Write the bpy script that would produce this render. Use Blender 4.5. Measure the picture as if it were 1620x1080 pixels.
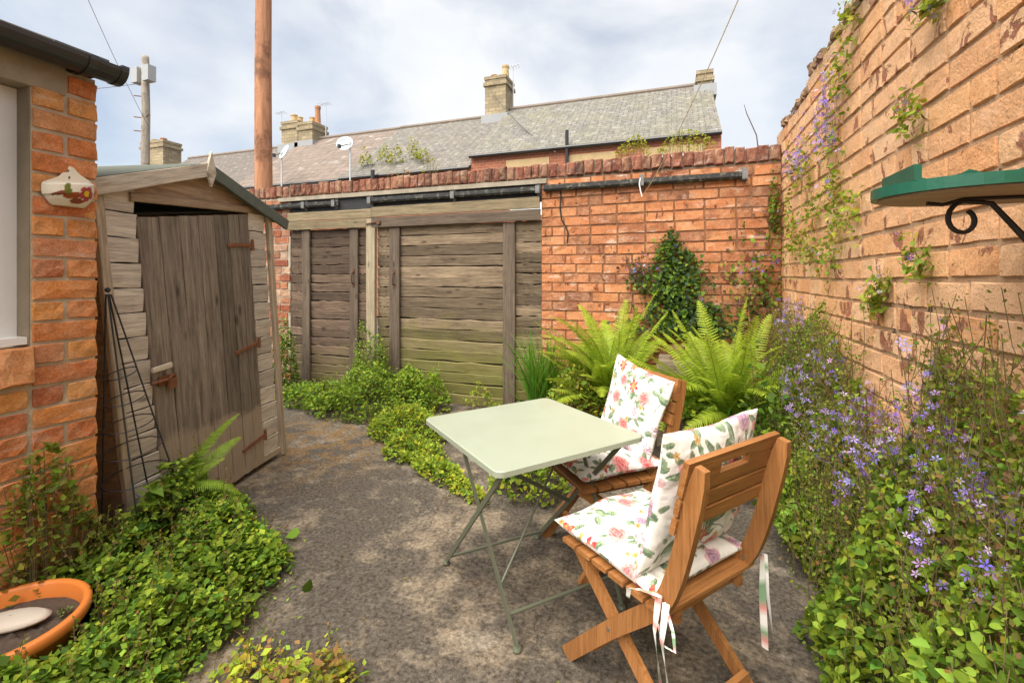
import bpy, bmesh, math, random
import numpy as np
from mathutils import Vector, Matrix
rad = math.radians
for o in list(bpy.data.objects): bpy.data.objects.remove(o)
SC = bpy.context.scene
COL = SC.collection
# ------------------------------------------------------------------ camera, sky, sun, exposure
CAM_H, YAW = 1.37, rad(19.43)
cd = bpy.data.cameras.new('camera'); cam = bpy.data.objects.new('camera', cd); COL.objects.link(cam)
cam.location = (0, 0, CAM_H); cam.rotation_euler = (rad(90), 0, YAW)
cd.sensor_width = 36; cd.lens = 16.0; cd.shift_y = -0.063; cd.clip_start = 0.02; cd.clip_end = 2000
SC.camera = cam
SUN_EL, SUN_AZ = 58, 200          # azimuth: clockwise from +Y (north): the sun stands behind the camera, to the left
world = bpy.data.worlds.new('World'); SC.world = world; world.use_nodes = True
wn, wl = world.node_tree.nodes, world.node_tree.links
wn.clear()
sky = wn.new('ShaderNodeTexSky'); sky.sky_type = 'NISHITA'; sky.sun_disc = False
sky.sun_elevation = rad(SUN_EL); sky.sun_rotation = rad(SUN_AZ); sky.dust_density = 1.5
skm = wn.new('ShaderNodeVectorMath'); skm.operation = 'SCALE'; skm.inputs['Scale'].default_value = 0.062
wl.new(sky.outputs[0], skm.inputs[0])
tc = wn.new('ShaderNodeTexCoord'); mp = wn.new('ShaderNodeMapping'); mp.inputs['Scale'].default_value = (1.0, 1.0, 1.7)
mp.inputs['Location'].default_value = (0.35, 0.0, 0.1)
wl.new(tc.outputs['Generated'], mp.inputs['Vector'])
nz = wn.new('ShaderNodeTexNoise'); nz.inputs['Scale'].default_value = 1.7; nz.inputs['Detail'].default_value = 8; nz.inputs['Roughness'].default_value = 0.52
nz.inputs['Distortion'].default_value = 0.35
wl.new(mp.outputs[0], nz.inputs['Vector'])
cr = wn.new('ShaderNodeValToRGB'); cr.color_ramp.elements[0].position = 0.38; cr.color_ramp.elements[1].position = 0.58
cr.color_ramp.elements[0].color = (0.35, 0.35, 0.35, 1); cr.color_ramp.elements[1].color = (1, 1, 1, 1)
wl.new(nz.outputs[0], cr.inputs[0])
nz2 = wn.new('ShaderNodeTexNoise'); nz2.inputs['Scale'].default_value = 2.6; nz2.inputs['Detail'].default_value = 6
wl.new(mp.outputs[0], nz2.inputs['Vector'])
cr2 = wn.new('ShaderNodeValToRGB'); cr2.color_ramp.elements[0].position = 0.35; cr2.color_ramp.elements[1].position = 0.68
cr2.color_ramp.elements[0].color = (0.312, 0.332, 0.362, 1); cr2.color_ramp.elements[1].color = (0.392, 0.394, 0.396, 1)
wl.new(nz2.outputs[0], cr2.inputs[0])
mixc = wn.new('ShaderNodeMix'); mixc.data_type = 'RGBA'
wl.new(cr.outputs[0], mixc.inputs[0]); wl.new(skm.outputs[0], mixc.inputs[6]); wl.new(cr2.outputs[0], mixc.inputs[7])
bg = wn.new('ShaderNodeBackground'); bg.inputs['Strength'].default_value = 1.0
wl.new(mixc.outputs[2], bg.inputs['Color'])
wo = wn.new('ShaderNodeOutputWorld'); wl.new(bg.outputs[0], wo.inputs[0])
sd = bpy.data.lights.new('sun', 'SUN'); sun = bpy.data.objects.new('sun', sd); COL.objects.link(sun)
sd.energy = 3.3; sd.angle = rad(72); sd.color = (1.0, 0.93, 0.82)
_az, _el = rad(SUN_AZ), rad(SUN_EL)
_sdir = Vector((math.sin(_az) * math.cos(_el), math.cos(_az) * math.cos(_el), math.sin(_el)))
sun.rotation_euler = _sdir.to_track_quat('Z', 'Y').to_euler(); sun.location = (0, -6, 12)
vs = SC.view_settings; vs.view_transform = 'Standard'; vs.look = 'None'; vs.gamma = 1; vs.exposure = 1.42
vs.use_curve_mapping = False
SC.cycles.use_denoising = True
SC.cycles.max_bounces = 6; SC.cycles.transparent_max_bounces = 6
# ------------------------------------------------------------------ helpers
WM = {}
RND = random.Random(7)
def frame(o, x, y=None, z=None):
    """world matrix with the given origin and orthonormalised axes"""
    x = Vector(x).normalized()
    if y is not None:
        y = Vector(y); y = (y - x * x.dot(y)).normalized(); z = x.cross(y)
    else:
        z = Vector(z); z = (z - x * x.dot(z)).normalized(); y = z.cross(x)
    m = Matrix.Identity(4)
    for i in range(3):
        m[i][0], m[i][1], m[i][2], m[i][3] = x[i], y[i], z[i], o[i]
    return m
def T(x, y, z): return Matrix.Translation((x, y, z))
def put(name, data, parent=None, mw=None):
    o = bpy.data.objects.new(name, data); COL.objects.link(o)
    mw = mw if mw is not None else Matrix.Identity(4)
    WM[o] = mw.copy()
    if parent is not None:
        o.parent = parent; o.matrix_local = WM[parent].inverted() @ mw
    else:
        o.matrix_local = mw
    return o
def thing(name, label, cat, loc=(0, 0, 0), group=None):
    o = put(name, None, None, T(*loc)); return tag(o, label, cat, group)
def tag(o, label, cat, group=None):
    o['label'] = label; o['category'] = cat
    if group: o['group'] = group
    return o
def mesh(name, verts, faces, mat=None, smooth=False, cols=None):
    me = bpy.data.meshes.new(name)
    verts = np.asarray(verts, np.float32)
    me.from_pydata(verts.tolist() if len(verts) < 20000 else [tuple(v) for v in verts.tolist()], [], faces)
    if mat: me.materials.append(mat)
    if smooth: me.polygons.foreach_set('use_smooth', [True] * len(me.polygons))
    if cols is not None:
        a = me.color_attributes.new('Col', 'FLOAT_COLOR', 'POINT')
        c = np.ones((len(verts), 4), np.float32); c[:, :3] = cols
        a.data.foreach_set('color', c.ravel())
    me.update()
    return me
def bulk(name, V, Fq, mat, cols=None, smooth=False):
    """fast mesh: V (n,3), Fq (m,k) faces with k corners each"""
    me = bpy.data.meshes.new(name)
    V = np.ascontiguousarray(V, np.float32); Fq = np.ascontiguousarray(Fq, np.int32)
    m, k = Fq.shape
    me.vertices.add(len(V)); me.vertices.foreach_set('co', V.ravel())
    me.loops.add(m * k); me.loops.foreach_set('vertex_index', Fq.ravel())
    me.polygons.add(m); me.polygons.foreach_set('loop_start', np.arange(m, dtype=np.int32) * k)
    if smooth: me.polygons.foreach_set('use_smooth', np.ones(m, bool))
    me.materials.append(mat)
    if cols is not None:
        a = me.color_attributes.new('Col', 'FLOAT_COLOR', 'POINT')
        c = np.ones((len(V), 4), np.float32); c[:, :3] = cols
        a.data.foreach_set('color', c.ravel())
    me.update(calc_edges=True); me.validate()
    return me
BOXF = [(0, 3, 2, 1), (4, 5, 6, 7), (0, 1, 5, 4), (1, 2, 6, 5), (2, 3, 7, 6), (3, 0, 4, 7)]
class MB:
    """collects verts and faces for one mesh"""
    def __init__(s): s.v = []; s.f = []
    def add(s, v, f):
        n = len(s.v); s.v += [tuple(p) for p in v]; s.f += [tuple(i + n for i in q) for q in f]
    def box(s, x0, x1, y0, y1, z0, z1):
        s.add([(x0, y0, z0), (x1, y0, z0), (x1, y1, z0), (x0, y1, z0), (x0, y0, z1), (x1, y0, z1), (x1, y1, z1), (x0, y1, z1)], BOXF)
    def tube(s, pts, r, n=8, cap=True):
        pts = [Vector(p) for p in pts]; rs = r if isinstance(r, (list, tuple)) else [r] * len(pts)
        t0 = (pts[1] - pts[0]).normalized()
        up = Vector((0, 0, 1)) if abs(t0.z) < .9 else Vector((1, 0, 0))
        a = t0.cross(up).normalized(); V = []
        for i, p in enumerate(pts):
            t = (pts[min(i + 1, len(pts) - 1)] - pts[max(i - 1, 0)]).normalized()
            a = (a - t * a.dot(t)).normalized(); b = t.cross(a)
            for k in range(n):
                an = 2 * math.pi * k / n; V.append(p + (a * math.cos(an) + b * math.sin(an)) * rs[i])
        Fs = []
        for i in range(len(pts) - 1):
            for k in range(n):
                Fs.append((i * n + k, i * n + (k + 1) % n, (i + 1) * n + (k + 1) % n, (i + 1) * n + k))
        if cap: Fs.append(tuple(range(n - 1, -1, -1))); Fs.append(tuple((len(pts) - 1) * n + k for k in range(n)))
        s.add(V, Fs)
    def lathe(s, prof, n=24, c=(0, 0, 0), a0=0, a1=2 * math.pi):
        full = abs(a1 - a0 - 2 * math.pi) < 1e-6; m = n if full else n + 1; V = []
        for r, z in prof:
            for k in range(m):
                an = a0 + (a1 - a0) * k / n; V.append((c[0] + r * math.cos(an), c[1] + r * math.sin(an), c[2] + z))
        Fs = []
        for i in range(len(prof) - 1):
            for k in range(n):
                k2 = (k + 1) % m; Fs.append((i * m + k, i * m + k2, (i + 1) * m + k2, (i + 1) * m + k))
        s.add(V, Fs)
    def extrude(s, poly, y0, y1):
        """polygon in xz extruded along y"""
        n = len(poly)
        V = [(x, y0, z) for x, z in poly] + [(x, y1, z) for x, z in poly]
        s.add(V, [tuple(range(n)), tuple(range(2 * n - 1, n - 1, -1))] + [(i, i + n, (i + 1) % n + n, (i + 1) % n) for i in range(n)])
    def build(s, name, mat, parent=None, mw=None, smooth=False):
        return put(name, mesh(name, s.v, s.f, mat, smooth), parent, mw)
def hexa_mesh(name, lx, hy, hz, sk=(0, 0), mat=None, jit=0.0012, seg=6, seed=0, ch=0.003):
    """a plank: length along local x, thickness y, width z (all from 0), slightly chamfered, edges uneven.
    sk = (y, z) shift of the far end"""
    r = random.Random(seed); V = []; Fs = []
    ring = [(ch, 0), (hy - ch, 0), (hy, ch), (hy, hz - ch), (hy - ch, hz), (ch, hz), (0, hz - ch), (0, ch)]
    for i in range(seg + 1):
        t = i / seg
        w0, w1, d = r.gauss(0, jit), r.gauss(0, jit), r.gauss(0, jit * .6)
        for (y, z) in ring:
            V.append((t * lx, y + d + sk[0] * t, z + (w0 if z < hz / 2 else w1) + sk[1] * t))
    for i in range(seg):
        for k in range(8):
            Fs.append((i * 8 + k, (i + 1) * 8 + k, (i + 1) * 8 + (k + 1) % 8, i * 8 + (k + 1) % 8))
    Fs.append(tuple(range(8))); Fs.append(tuple(seg * 8 + k for k in range(7, -1, -1)))
    return mesh(name, V, Fs, mat)
def plank(name, p0, p1, normal, width, thick, mat, parent, seed=None, jit=0.0012, seg=6, ch=0.003):
    """board whose centre line runs p0->p1 on its back face; 'normal' points out of its front face"""
    p0, p1 = Vector(p0), Vector(p1); x = (p1 - p0); L = x.length; n = Vector(normal)
    m = frame(p0, x, y=-n)
    m = m @ T(0, -thick, -width / 2)
    return put(name, hexa_mesh(name, L, thick, width, mat=mat, jit=jit, seg=seg, seed=RND.randint(0, 10 ** 6) if seed is None else seed, ch=ch), parent, m)
def C2(X, Y, z=0.0):
    """a point given to the right (X) and ahead (Y) of the tripod, in yard coordinates"""
    c, s = math.cos(YAW), math.sin(YAW)
    return Vector((X * c - Y * s, X * s + Y * c, z))
# ------------------------------------------------------------------ materials
def nodes(name):
    m = bpy.data.materials.new(name); m.use_nodes = True
    n, l = m.node_tree.nodes, m.node_tree.links
    b = n['Principled BSDF']; return m, n, l, b
def N(n, t, **kw):
    q = n.new('ShaderNode' + t)
    for k, v in kw.items():
        if k in q.inputs.keys() if isinstance(k, str) else False: q.inputs[k].default_value = v
        else: setattr(q, k, v)
    return q
def ramp(n, l, src, stops, interp='LINEAR'):
    r = n.new('ShaderNodeValToRGB'); e = r.color_ramp.elements; r.color_ramp.interpolation = interp
    while len(e) < len(stops): e.new(0.5)
    for i, (p, c) in enumerate(stops):
        e[i].position = p; e[i].color = (c if isinstance(c, (tuple, list)) else (c, c, c)) + ((1,) if not isinstance(c, (tuple, list)) or len(c) == 3 else ())
    l.new(src, r.inputs[0]); return r.outputs[0]
def mix(n, l, fac, a, b, mode='MIX'):
    q = n.new('ShaderNodeMix'); q.data_type = 'RGBA'; q.blend_type = mode
    for s, i in ((fac, 0), (a, 6), (b, 7)):
        if hasattr(s, 'is_linked'): l.new(s, q.inputs[i])
        else: q.inputs[i].default_value = s if i == 0 else (tuple(s) + (1,) if len(s) == 3 else s)
    return q.outputs[2]
def mth(n, l, op, a, b=None):
    q = n.new('ShaderNodeMath'); q.operation = op
    for s, i in ((a, 0), (b, 1)):
        if s is None: continue
        if hasattr(s, 'is_linked'): l.new(s, q.inputs[i])
        else: q.inputs[i].default_value = s
    return q.outputs[0]
def noise(n, l, vec, scale, detail=6, rough=0.6, dist=0.0):
    q = n.new('ShaderNodeTexNoise'); q.inputs['Scale'].default_value = scale; q.inputs['Detail'].default_value = detail
    q.inputs['Roughness'].default_value = rough; q.inputs['Distortion'].default_value = dist
    l.new(vec, q.inputs['Vector']); return q.outputs[0]
def bump(n, l, b, h, strength=0.5, dist=0.01):
    q = n.new('ShaderNodeBump'); q.inputs['Strength'].default_value = strength; q.inputs['Distance'].default_value = dist
    l.new(h, q.inputs['Height']); l.new(q.outputs[0], b.inputs['Normal'])
def coords(n, l, kind='Object', scale=None, perobj=False):
    v = None if kind == 'World' else n.new('ShaderNodeTexCoord').outputs[kind]
    if kind == 'World':
        g = n.new('ShaderNodeNewGeometry'); v = g.outputs['Position']
    if perobj:
        oi = n.new('ShaderNodeObjectInfo'); a = n.new('ShaderNodeVectorMath'); a.operation = 'ADD'
        s = n.new('ShaderNodeVectorMath'); s.operation = 'SCALE'; s.inputs['Scale'].default_value = 37.0
        cmb = n.new('ShaderNodeCombineXYZ')
        for i in range(3): l.new(oi.outputs['Random'], cmb.inputs[i])
        l.new(cmb.outputs[0], s.inputs[0]); l.new(v, a.inputs[0]); l.new(s.outputs[0], a.inputs[1]); v = a.outputs[0]
    if scale:
        mpn = n.new('ShaderNodeMapping'); mpn.inputs['Scale'].default_value = scale; l.new(v, mpn.inputs[0]); v = mpn.outputs[0]
    return v
def wpos(n):
    g = n.new('ShaderNodeNewGeometry'); return g.outputs['Position']
def orand(n):
    return n.new('ShaderNodeObjectInfo').outputs['Random']
def plain(name, col, rough=0.6, metal=0.0, var=0.15, scale=12.0, bmp=0.15, spec=0.5):
    m, n, l, b = nodes(name); v = coords(n, l, 'Object')
    f = noise(n, l, v, scale, 6, 0.65)
    c = mix(n, l, f, [x * (1 - var) for x in col], [min(1, x * (1 + var)) for x in col])
    l.new(c, b.inputs['Base Color']); b.inputs['Roughness'].default_value = rough; b.inputs['Metallic'].default_value = metal
    b.inputs['Specular IOR Level'].default_value = spec
    if bmp: bump(n, l, b, noise(n, l, v, scale * 6, 4), bmp, 0.004)
    return m
def brick_mat(name, stops, flake=None, flake_at=0.62, dirt=(0.05, 0.04, 0.035), dirt_amt=0.4, eff=0.0, bs=0.5, top=None, warm=None, moss=None):
    """stops: colour ramp over each brick's own random number; flake: colour bared where paint is lost"""
    m, n, l, b = nodes(name); v = coords(n, l, 'Object', perobj=True); w = wpos(n)
    c = ramp(n, l, orand(n), stops)
    big = noise(n, l, w, 3.1, 5, 0.6); mot = noise(n, l, v, 16, 6, 0.7)
    c = mix(n, l, ramp(n, l, mot, [(0.3, 0.0), (0.75, 1.0)]), c, mix(n, l, 0.5, c, (0.0, 0.0, 0.0)), 'MIX') if not flake else c
    c = mix(n, l, mth(n, l, 'MULTIPLY', ramp(n, l, noise(n, l, w, 9, 5, 0.7), [(0.45, 0.0), (0.72, 1.0)]), 0.35), c, (0.80, 0.52, 0.30))
    if flake:
        fl = noise(n, l, coords(n, l, 'Object', scale=(8, 8, 5), perobj=True), 1.0, 8, 0.66, 0.6)
        k = ramp(n, l, fl, [(flake_at, 0.0), (flake_at + 0.02, 1.0)])
        c = mix(n, l, k, c, mix(n, l, mot, flake, [x * 0.45 for x in flake]))
    else: k = None
    gr = noise(n, l, v, 130, 4, 0.7); c = mix(n, l, ramp(n, l, gr, [(0.36, 0.5), (0.5, 0.0)]), c, mix(n, l, 0.6, c, (0.02, 0.01, 0.01))); c = mix(n, l, ramp(n, l, gr, [(0.56, 0.0), (0.7, 0.35)]), c, (0.8, 0.6, 0.42))
    d = ramp(n, l, noise(n, l, w, 5.5, 8, 0.72), [(0.52, 0.0), (0.74, 1.0)])
    c = mix(n, l, mth(n, l, 'MULTIPLY', d, dirt_amt), c, dirt)
    if eff:
        e = ramp(n, l, noise(n, l, coords(n, l, 'World', scale=(3, 3, 11)), 1.5, 8, 0.75), [(0.56, 0.0), (0.70, 1.0)])
        c = mix(n, l, mth(n, l, 'MULTIPLY', e, eff), c, (0.72, 0.66, 0.58))
    if top:   # weathered grey-brown above a height (bare, lichened brick), colour and height
        sx = n.new('ShaderNodeSeparateXYZ'); l.new(w, sx.inputs[0])
        h = mth(n, l, 'ADD', sx.outputs[2], mth(n, l, 'MULTIPLY', big, 0.5))
        k2 = ramp(n, l, mth(n, l, 'SUBTRACT', h, top[1]), [(0.2, 0.0), (0.45, 1.0)])
        c = mix(n, l, mth(n, l, 'MULTIPLY', k2, 0.75), c, top[0])
    l.new(c, b.inputs['Base Color']); b.inputs['Roughness'].default_value = 0.9; b.inputs['Specular IOR Level'].default_value = 0.25
    hh = mth(n, l, 'ADD', mth(n, l, 'ADD', noise(n, l, v, 45, 6, 0.7), mth(n, l, 'MULTIPLY', gr, 0.5)), mth(n, l, 'MULTIPLY', noise(n, l, v, 9, 4), 1.5))
    if k is not None: hh = mth(n, l, 'SUBTRACT', hh, mth(n, l, 'MULTIPLY', k, 0.9))
    bump(n, l, b, hh, bs, 0.012)
    return m
def mortar_mat(name, c1, c2, bs=0.8):
    m, n, l, b = nodes(name); w = wpos(n)
    f = noise(n, l, w, 14, 8, 0.7); c = mix(n, l, ramp(n, l, f, [(0.3, 0.0), (0.7, 1.0)]), c1, c2)
    l.new(c, b.inputs['Base Color']); b.inputs['Roughness'].default_value = 0.95
    bump(n, l, b, noise(n, l, w, 60, 6, 0.8), bs, 0.02); return m
def wood_mat(name, pale, dark, grain=1.0, rand=0.35, green=None, gh=0.0, tide=None, gloss=0.85, knots=True):
    """grain runs along local x. green: algae colour below gh metres; tide: (height, colour) bleached splash zone"""
    m, n, l, b = nodes(name)
    v = coords(n, l, 'Object', scale=(1.6, 26, 26), perobj=True); v0 = coords(n, l, 'Object', perobj=True)
    g1 = noise(n, l, v, 1.6 * grain, 8, 0.7, 0.6); g2 = noise(n, l, coords(n, l, 'Object', scale=(4, 90, 90), perobj=True), 2.0, 5, 0.7)
    blot = noise(n, l, v0, 5, 5, 0.6)
    c = mix(n, l, ramp(n, l, g1, [(0.3, 0.0), (0.68, 1.0)]), dark, pale)
    c = mix(n, l, mth(n, l, 'MULTIPLY', ramp(n, l, g2, [(0.5, 0.0), (0.62, 1.0)]), 0.45), c, [x * 0.35 for x in dark])
    c = mix(n, l, mth(n, l, 'MULTIPLY', ramp(n, l, blot, [(0.35, 0.0), (0.7, 1.0)]), 0.5), c, mix(n, l, 0.5, c, pale))
    br = mth(n, l, 'ADD', mth(n, l, 'MULTIPLY', orand(n), 2 * rand), 1 - rand)
    sc = n.new('ShaderNodeVectorMath'); sc.operation = 'SCALE'; l.new(c, sc.inputs[0]); l.new(br, sc.inputs['Scale']); c = sc.outputs[0]
    hgt = mth(n, l, 'MULTIPLY', g1, 1.0)
    if knots:
        vo = n.new('ShaderNodeTexVoronoi'); vo.inputs['Scale'].default_value = 1.0
        l.new(coords(n, l, 'Object', scale=(3.2, 9, 9), perobj=True), vo.inputs['Vector'])
        kn = ramp(n, l, vo.outputs['Distance'], [(0.06, 1.0), (0.16, 0.0)])
        c = mix(n, l, mth(n, l, 'MULTIPLY', kn, 0.7), c, [x * 0.4 for x in dark])
    if green or tide:
        sx = n.new('ShaderNodeSeparateXYZ'); l.new(wpos(n), sx.inputs[0]); nb = noise(n, l, wpos(n), 4.5, 6, 0.7)
        h = mth(n, l, 'ADD', sx.outputs[2], mth(n, l, 'MULTIPLY', mth(n, l, 'SUBTRACT', nb, 0.5), 0.9 if green else 0.25))
        if green:
            k = ramp(n, l, h, [(max(0.0, gh - 0.5), 1.0), (gh, 0.0)])
            c = mix(n, l, mth(n, l, 'MULTIPLY', k, 0.62), c, mix(n, l, g1, [x * 0.5 for x in green], green))
        if tide:
            k = ramp(n, l, h, [(tide[0], 1.0), (tide[0] + 0.05, 0.0)])
            c = mix(n, l, mth(n, l, 'MULTIPLY', k, 0.75), c, mix(n, l, g1, [x * 0.6 for x in tide[1]], tide[1]))
    l.new(c, b.inputs['Base Color']); b.inputs['Roughness'].default_value = gloss; b.inputs['Specular IOR Level'].default_value = 0.3
    bump(n, l, b, mth(n, l, 'ADD', g1, mth(n, l, 'MULTIPLY', g2, 0.6)), 0.55, 0.004)
    return m
def leaf_mat(name, trans=0.35, rough=0.5, gain=1.0):
    """colour comes from the vertex colour of every leaf"""
    m, n, l, b = nodes(name)
    a = n.new('ShaderNodeAttribute'); a.attribute_name = 'Col'
    c = a.outputs['Color']
    l.new(c, b.inputs['Base Color']); b.inputs['Roughness'].default_value = rough; b.inputs['Specular IOR Level'].default_value = 0.2
    t = n.new('ShaderNodeBsdfTranslucent')
    l.new(mix(n, l, 0.35, c, (0.30, 0.42, 0.02)), t.inputs['Color'])
    ms = n.new('ShaderNodeMixShader'); ms.inputs[0].default_value = trans
    l.new(b.outputs[0], ms.inputs[1]); l.new(t.outputs[0], ms.inputs[2]); l.new(ms.outputs[0], n['Material Output'].inputs[0])
    return m
def print_mat(name, rough=0.9):
    m, n, l, b = nodes(name)
    a = n.new('ShaderNodeAttribute'); a.attribute_name = 'Col'
    v = coords(n, l, 'Object')
    l.new(a.outputs['Color'], b.inputs['Base Color']); b.inputs['Roughness'].default_value = rough
    b.inputs['Specular IOR Level'].default_value = 0.2; b.inputs['Sheen Weight'].default_value = 0.15
    bump(n, l, b, noise(n, l, v, 14, 4, 0.55, 0.8), 0.35, 0.02)
    return m
# ------------------------------------------------------------------ the setting: ground
def vnoise(x, y, seed, sc):
    """smooth value noise on arrays"""
    rs = np.random.RandomState(seed); g = rs.rand(64, 64)
    xs, ys = x * sc + 1000, y * sc + 1000
    xi, yi = np.floor(xs).astype(int), np.floor(ys).astype(int); fx, fy = xs - xi, ys - yi
    fx, fy = fx * fx * (3 - 2 * fx), fy * fy * (3 - 2 * fy)
    a, b_, c, d = g[xi % 64, yi % 64], g[(xi + 1) % 64, yi % 64], g[xi % 64, (yi + 1) % 64], g[(xi + 1) % 64, (yi + 1) % 64]
    return (a * (1 - fx) + b_ * fx) * (1 - fy) + (c * (1 - fx) + d * fx) * fy
def concrete_mat():
    m, n, l, b = nodes('old_concrete'); w = wpos(n)
    big = noise(n, l, w, 1.5, 6, 0.65, 0.4); mid = noise(n, l, w, 5.5, 8, 0.72, 0.3); fine = noise(n, l, w, 55, 6, 0.75); grit = noise(n, l, w, 160, 3, 0.6)
    c = mix(n, l, ramp(n, l, mid, [(0.28, 0.0), (0.72, 1.0)]), (0.15, 0.10, 0.06), (0.42, 0.33, 0.22))
    st = mth(n, l, 'ADD', mth(n, l, 'MULTIPLY', big, 0.6), mth(n, l, 'MULTIPLY', mid, 0.4))
    c = mix(n, l, ramp(n, l, st, [(0.49, 0.9), (0.58, 0.0)]), c, (0.055, 0.040, 0.027))       # black lichen stains
    c = mix(n, l, ramp(n, l, noise(n, l, w, 2.3, 7, 0.7), [(0.56, 0.0), (0.64, 0.5)]), c, (0.52, 0.435, 0.33))   # paler scoured patches
    c = mix(n, l, ramp(n, l, noise(n, l, w, 3.4, 8, 0.75, 0.5), [(0.60, 0.0), (0.64, 0.85)]), c, (0.11, 0.06, 0.02))   # brown moss
    sx = n.new('ShaderNodeVectorMath'); sx.operation = 'DISTANCE'; l.new(w, sx.inputs[0]); sx.inputs[1].default_value = (-2.75, 3.05, 0)
    mk = mth(n, l, 'MULTIPLY', ramp(n, l, sx.outputs['Value'], [(0.25, 1.0), (1.0, 0.0)]), ramp(n, l, noise(n, l, w, 7, 6, 0.7), [(0.47, 0.0), (0.55, 1.0)]))
    c = mix(n, l, mk, c, mix(n, l, fine, (0.12, 0.055, 0.014), (0.36, 0.19, 0.03)))                                                    # ochre moss by the gate
    c = mix(n, l, ramp(n, l, fine, [(0.36, 0.0), (0.66, 1.0)]), mix(n, l, 0.62, c, (0.01, 0.01, 0.01)), mix(n, l, 0.16, c, (0.6, 0.55, 0.48)))
    c = mix(n, l, ramp(n, l, grit, [(0.66, 0.0), (0.72, 0.4)]), c, (0.42, 0.36, 0.29))
    vo = n.new('ShaderNodeTexVoronoi'); vo.feature = 'DISTANCE_TO_EDGE'; vo.inputs['Scale'].default_value = 0.62
    wv = n.new('ShaderNodeVectorMath'); wv.operation = 'ADD'; l.new(w, wv.inputs[0]); nv = n.new('ShaderNodeTexNoise'); nv.inputs['Scale'].default_value = 4.0; nv.inputs['Detail'].default_value = 6; l.new(w, nv.inputs['Vector']); sv = n.new('ShaderNodeVectorMath'); sv.operation = 'SCALE'; sv.inputs['Scale'].default_value = 0.35; l.new(nv.outputs['Color'], sv.inputs[0]); l.new(sv.outputs[0], wv.inputs[1]); l.new(wv.outputs[0], vo.inputs['Vector'])
    ck = ramp(n, l, vo.outputs['Distance'], [(0.0, 0.6), (0.0035, 0.0)]); c = mix(n, l, ck, c, (0.03, 0.022, 0.015))
    l.new(c, b.inputs['Base Color']); b.inputs['Roughness'].default_value = 0.88; b.inputs['Specular IOR Level'].default_value = 0.3
    bump(n, l, b, mth(n, l, 'ADD', mth(n, l, 'MULTIPLY', mid, 1.2), mth(n, l, 'ADD', mth(n, l, 'MULTIPLY', fine, 0.5), mth(n, l, 'MULTIPLY', grit, 0.22))), 0.7, 0.02)
    return m
def sheet(name, x0, x1, y0, y1, nx, ny, z, amp, mat):
    gx, gy = np.meshgrid(np.linspace(x0, x1, nx), np.linspace(y0, y1, ny), indexing='ij')
    gz = z + amp * (vnoise(gx, gy, 3, 2.2) - .5) * 2 + amp * .5 * (vnoise(gx, gy, 4, 9) - .5)
    V = np.stack([gx, gy, gz], -1).reshape(-1, 3); i = np.arange(nx * ny).reshape(nx, ny)
    Fq = np.stack([i[:-1, :-1], i[1:, :-1], i[1:, 1:], i[:-1, 1:]], -1).reshape(-1, 4)
    o = put(name, bulk(name, V, Fq, mat, smooth=True)); o['kind'] = 'structure'; return o
sheet('yard_concrete', -6.2, 0.95, -2.0, 4.52, 220, 200, 0.0, 0.006, concrete_mat())
gm = plain('lane_tarmac', (0.07, 0.068, 0.062), 0.95, var=0.3, scale=3, bmp=0.3)
sheet('ground', -300, 300, -150, 600, 2, 2, -0.06, 0.0, gm)
# ------------------------------------------------------------------ bricks
def brick_mesh(name, L, h, dep, mat, seed, rough=0.004, rnd=0.006):
    r = random.Random(seed); nx, nz = 4, 3; V = []; Fs = []
    for j in range(nz):
        for i in range(nx):
            ex, ez = i in (0, nx - 1), j in (0, nz - 1)
            x = L * i / (nx - 1); z = h * j / (nz - 1); y = r.gauss(0, rough)
            if ex: x += (rnd if i == 0 else -rnd) + r.gauss(0, rough * .7)
            if ez: z += (rnd if j == 0 else -rnd) + r.gauss(0, rough * .7)
            if ex and ez: x += (1 if i == 0 else -1) * abs(r.gauss(0, rough)); y += abs(r.gauss(0, rough))
            V.append((x, y, z))
    for j in range(nz - 1):
        for i in range(nx - 1):
            a = j * nx + i; Fs.append((a, a + 1, a + nx + 1, a + nx))
    per = [i for i in range(nx)] + [nx * (j + 1) - 1 for j in range(1, nz)] + [nx * nz - 1 - i for i in range(1, nx)] + [nx * j for j in range(nz - 2, 0, -1)]
    n0 = len(V); m = len(per)
    for k in per:
        i, j = k % nx, k // nx
        V.append((L * i / (nx - 1) + r.gauss(0, rough * .4), 0.012 + abs(r.gauss(0, rough)), h * j / (nz - 1) + r.gauss(0, rough * .4)))
    for k in per:
        i, j = k % nx, k // nx; V.append((L * i / (nx - 1), dep, h * j / (nz - 1)))
    for k in range(m):
        k2 = (k + 1) % m
        Fs.append((per[k2], per[k], n0 + k, n0 + k2)); Fs.append((n0 + k2, n0 + k, n0 + m + k, n0 + m + k2))
    me = mesh(name, V, Fs, mat)
    return me
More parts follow.
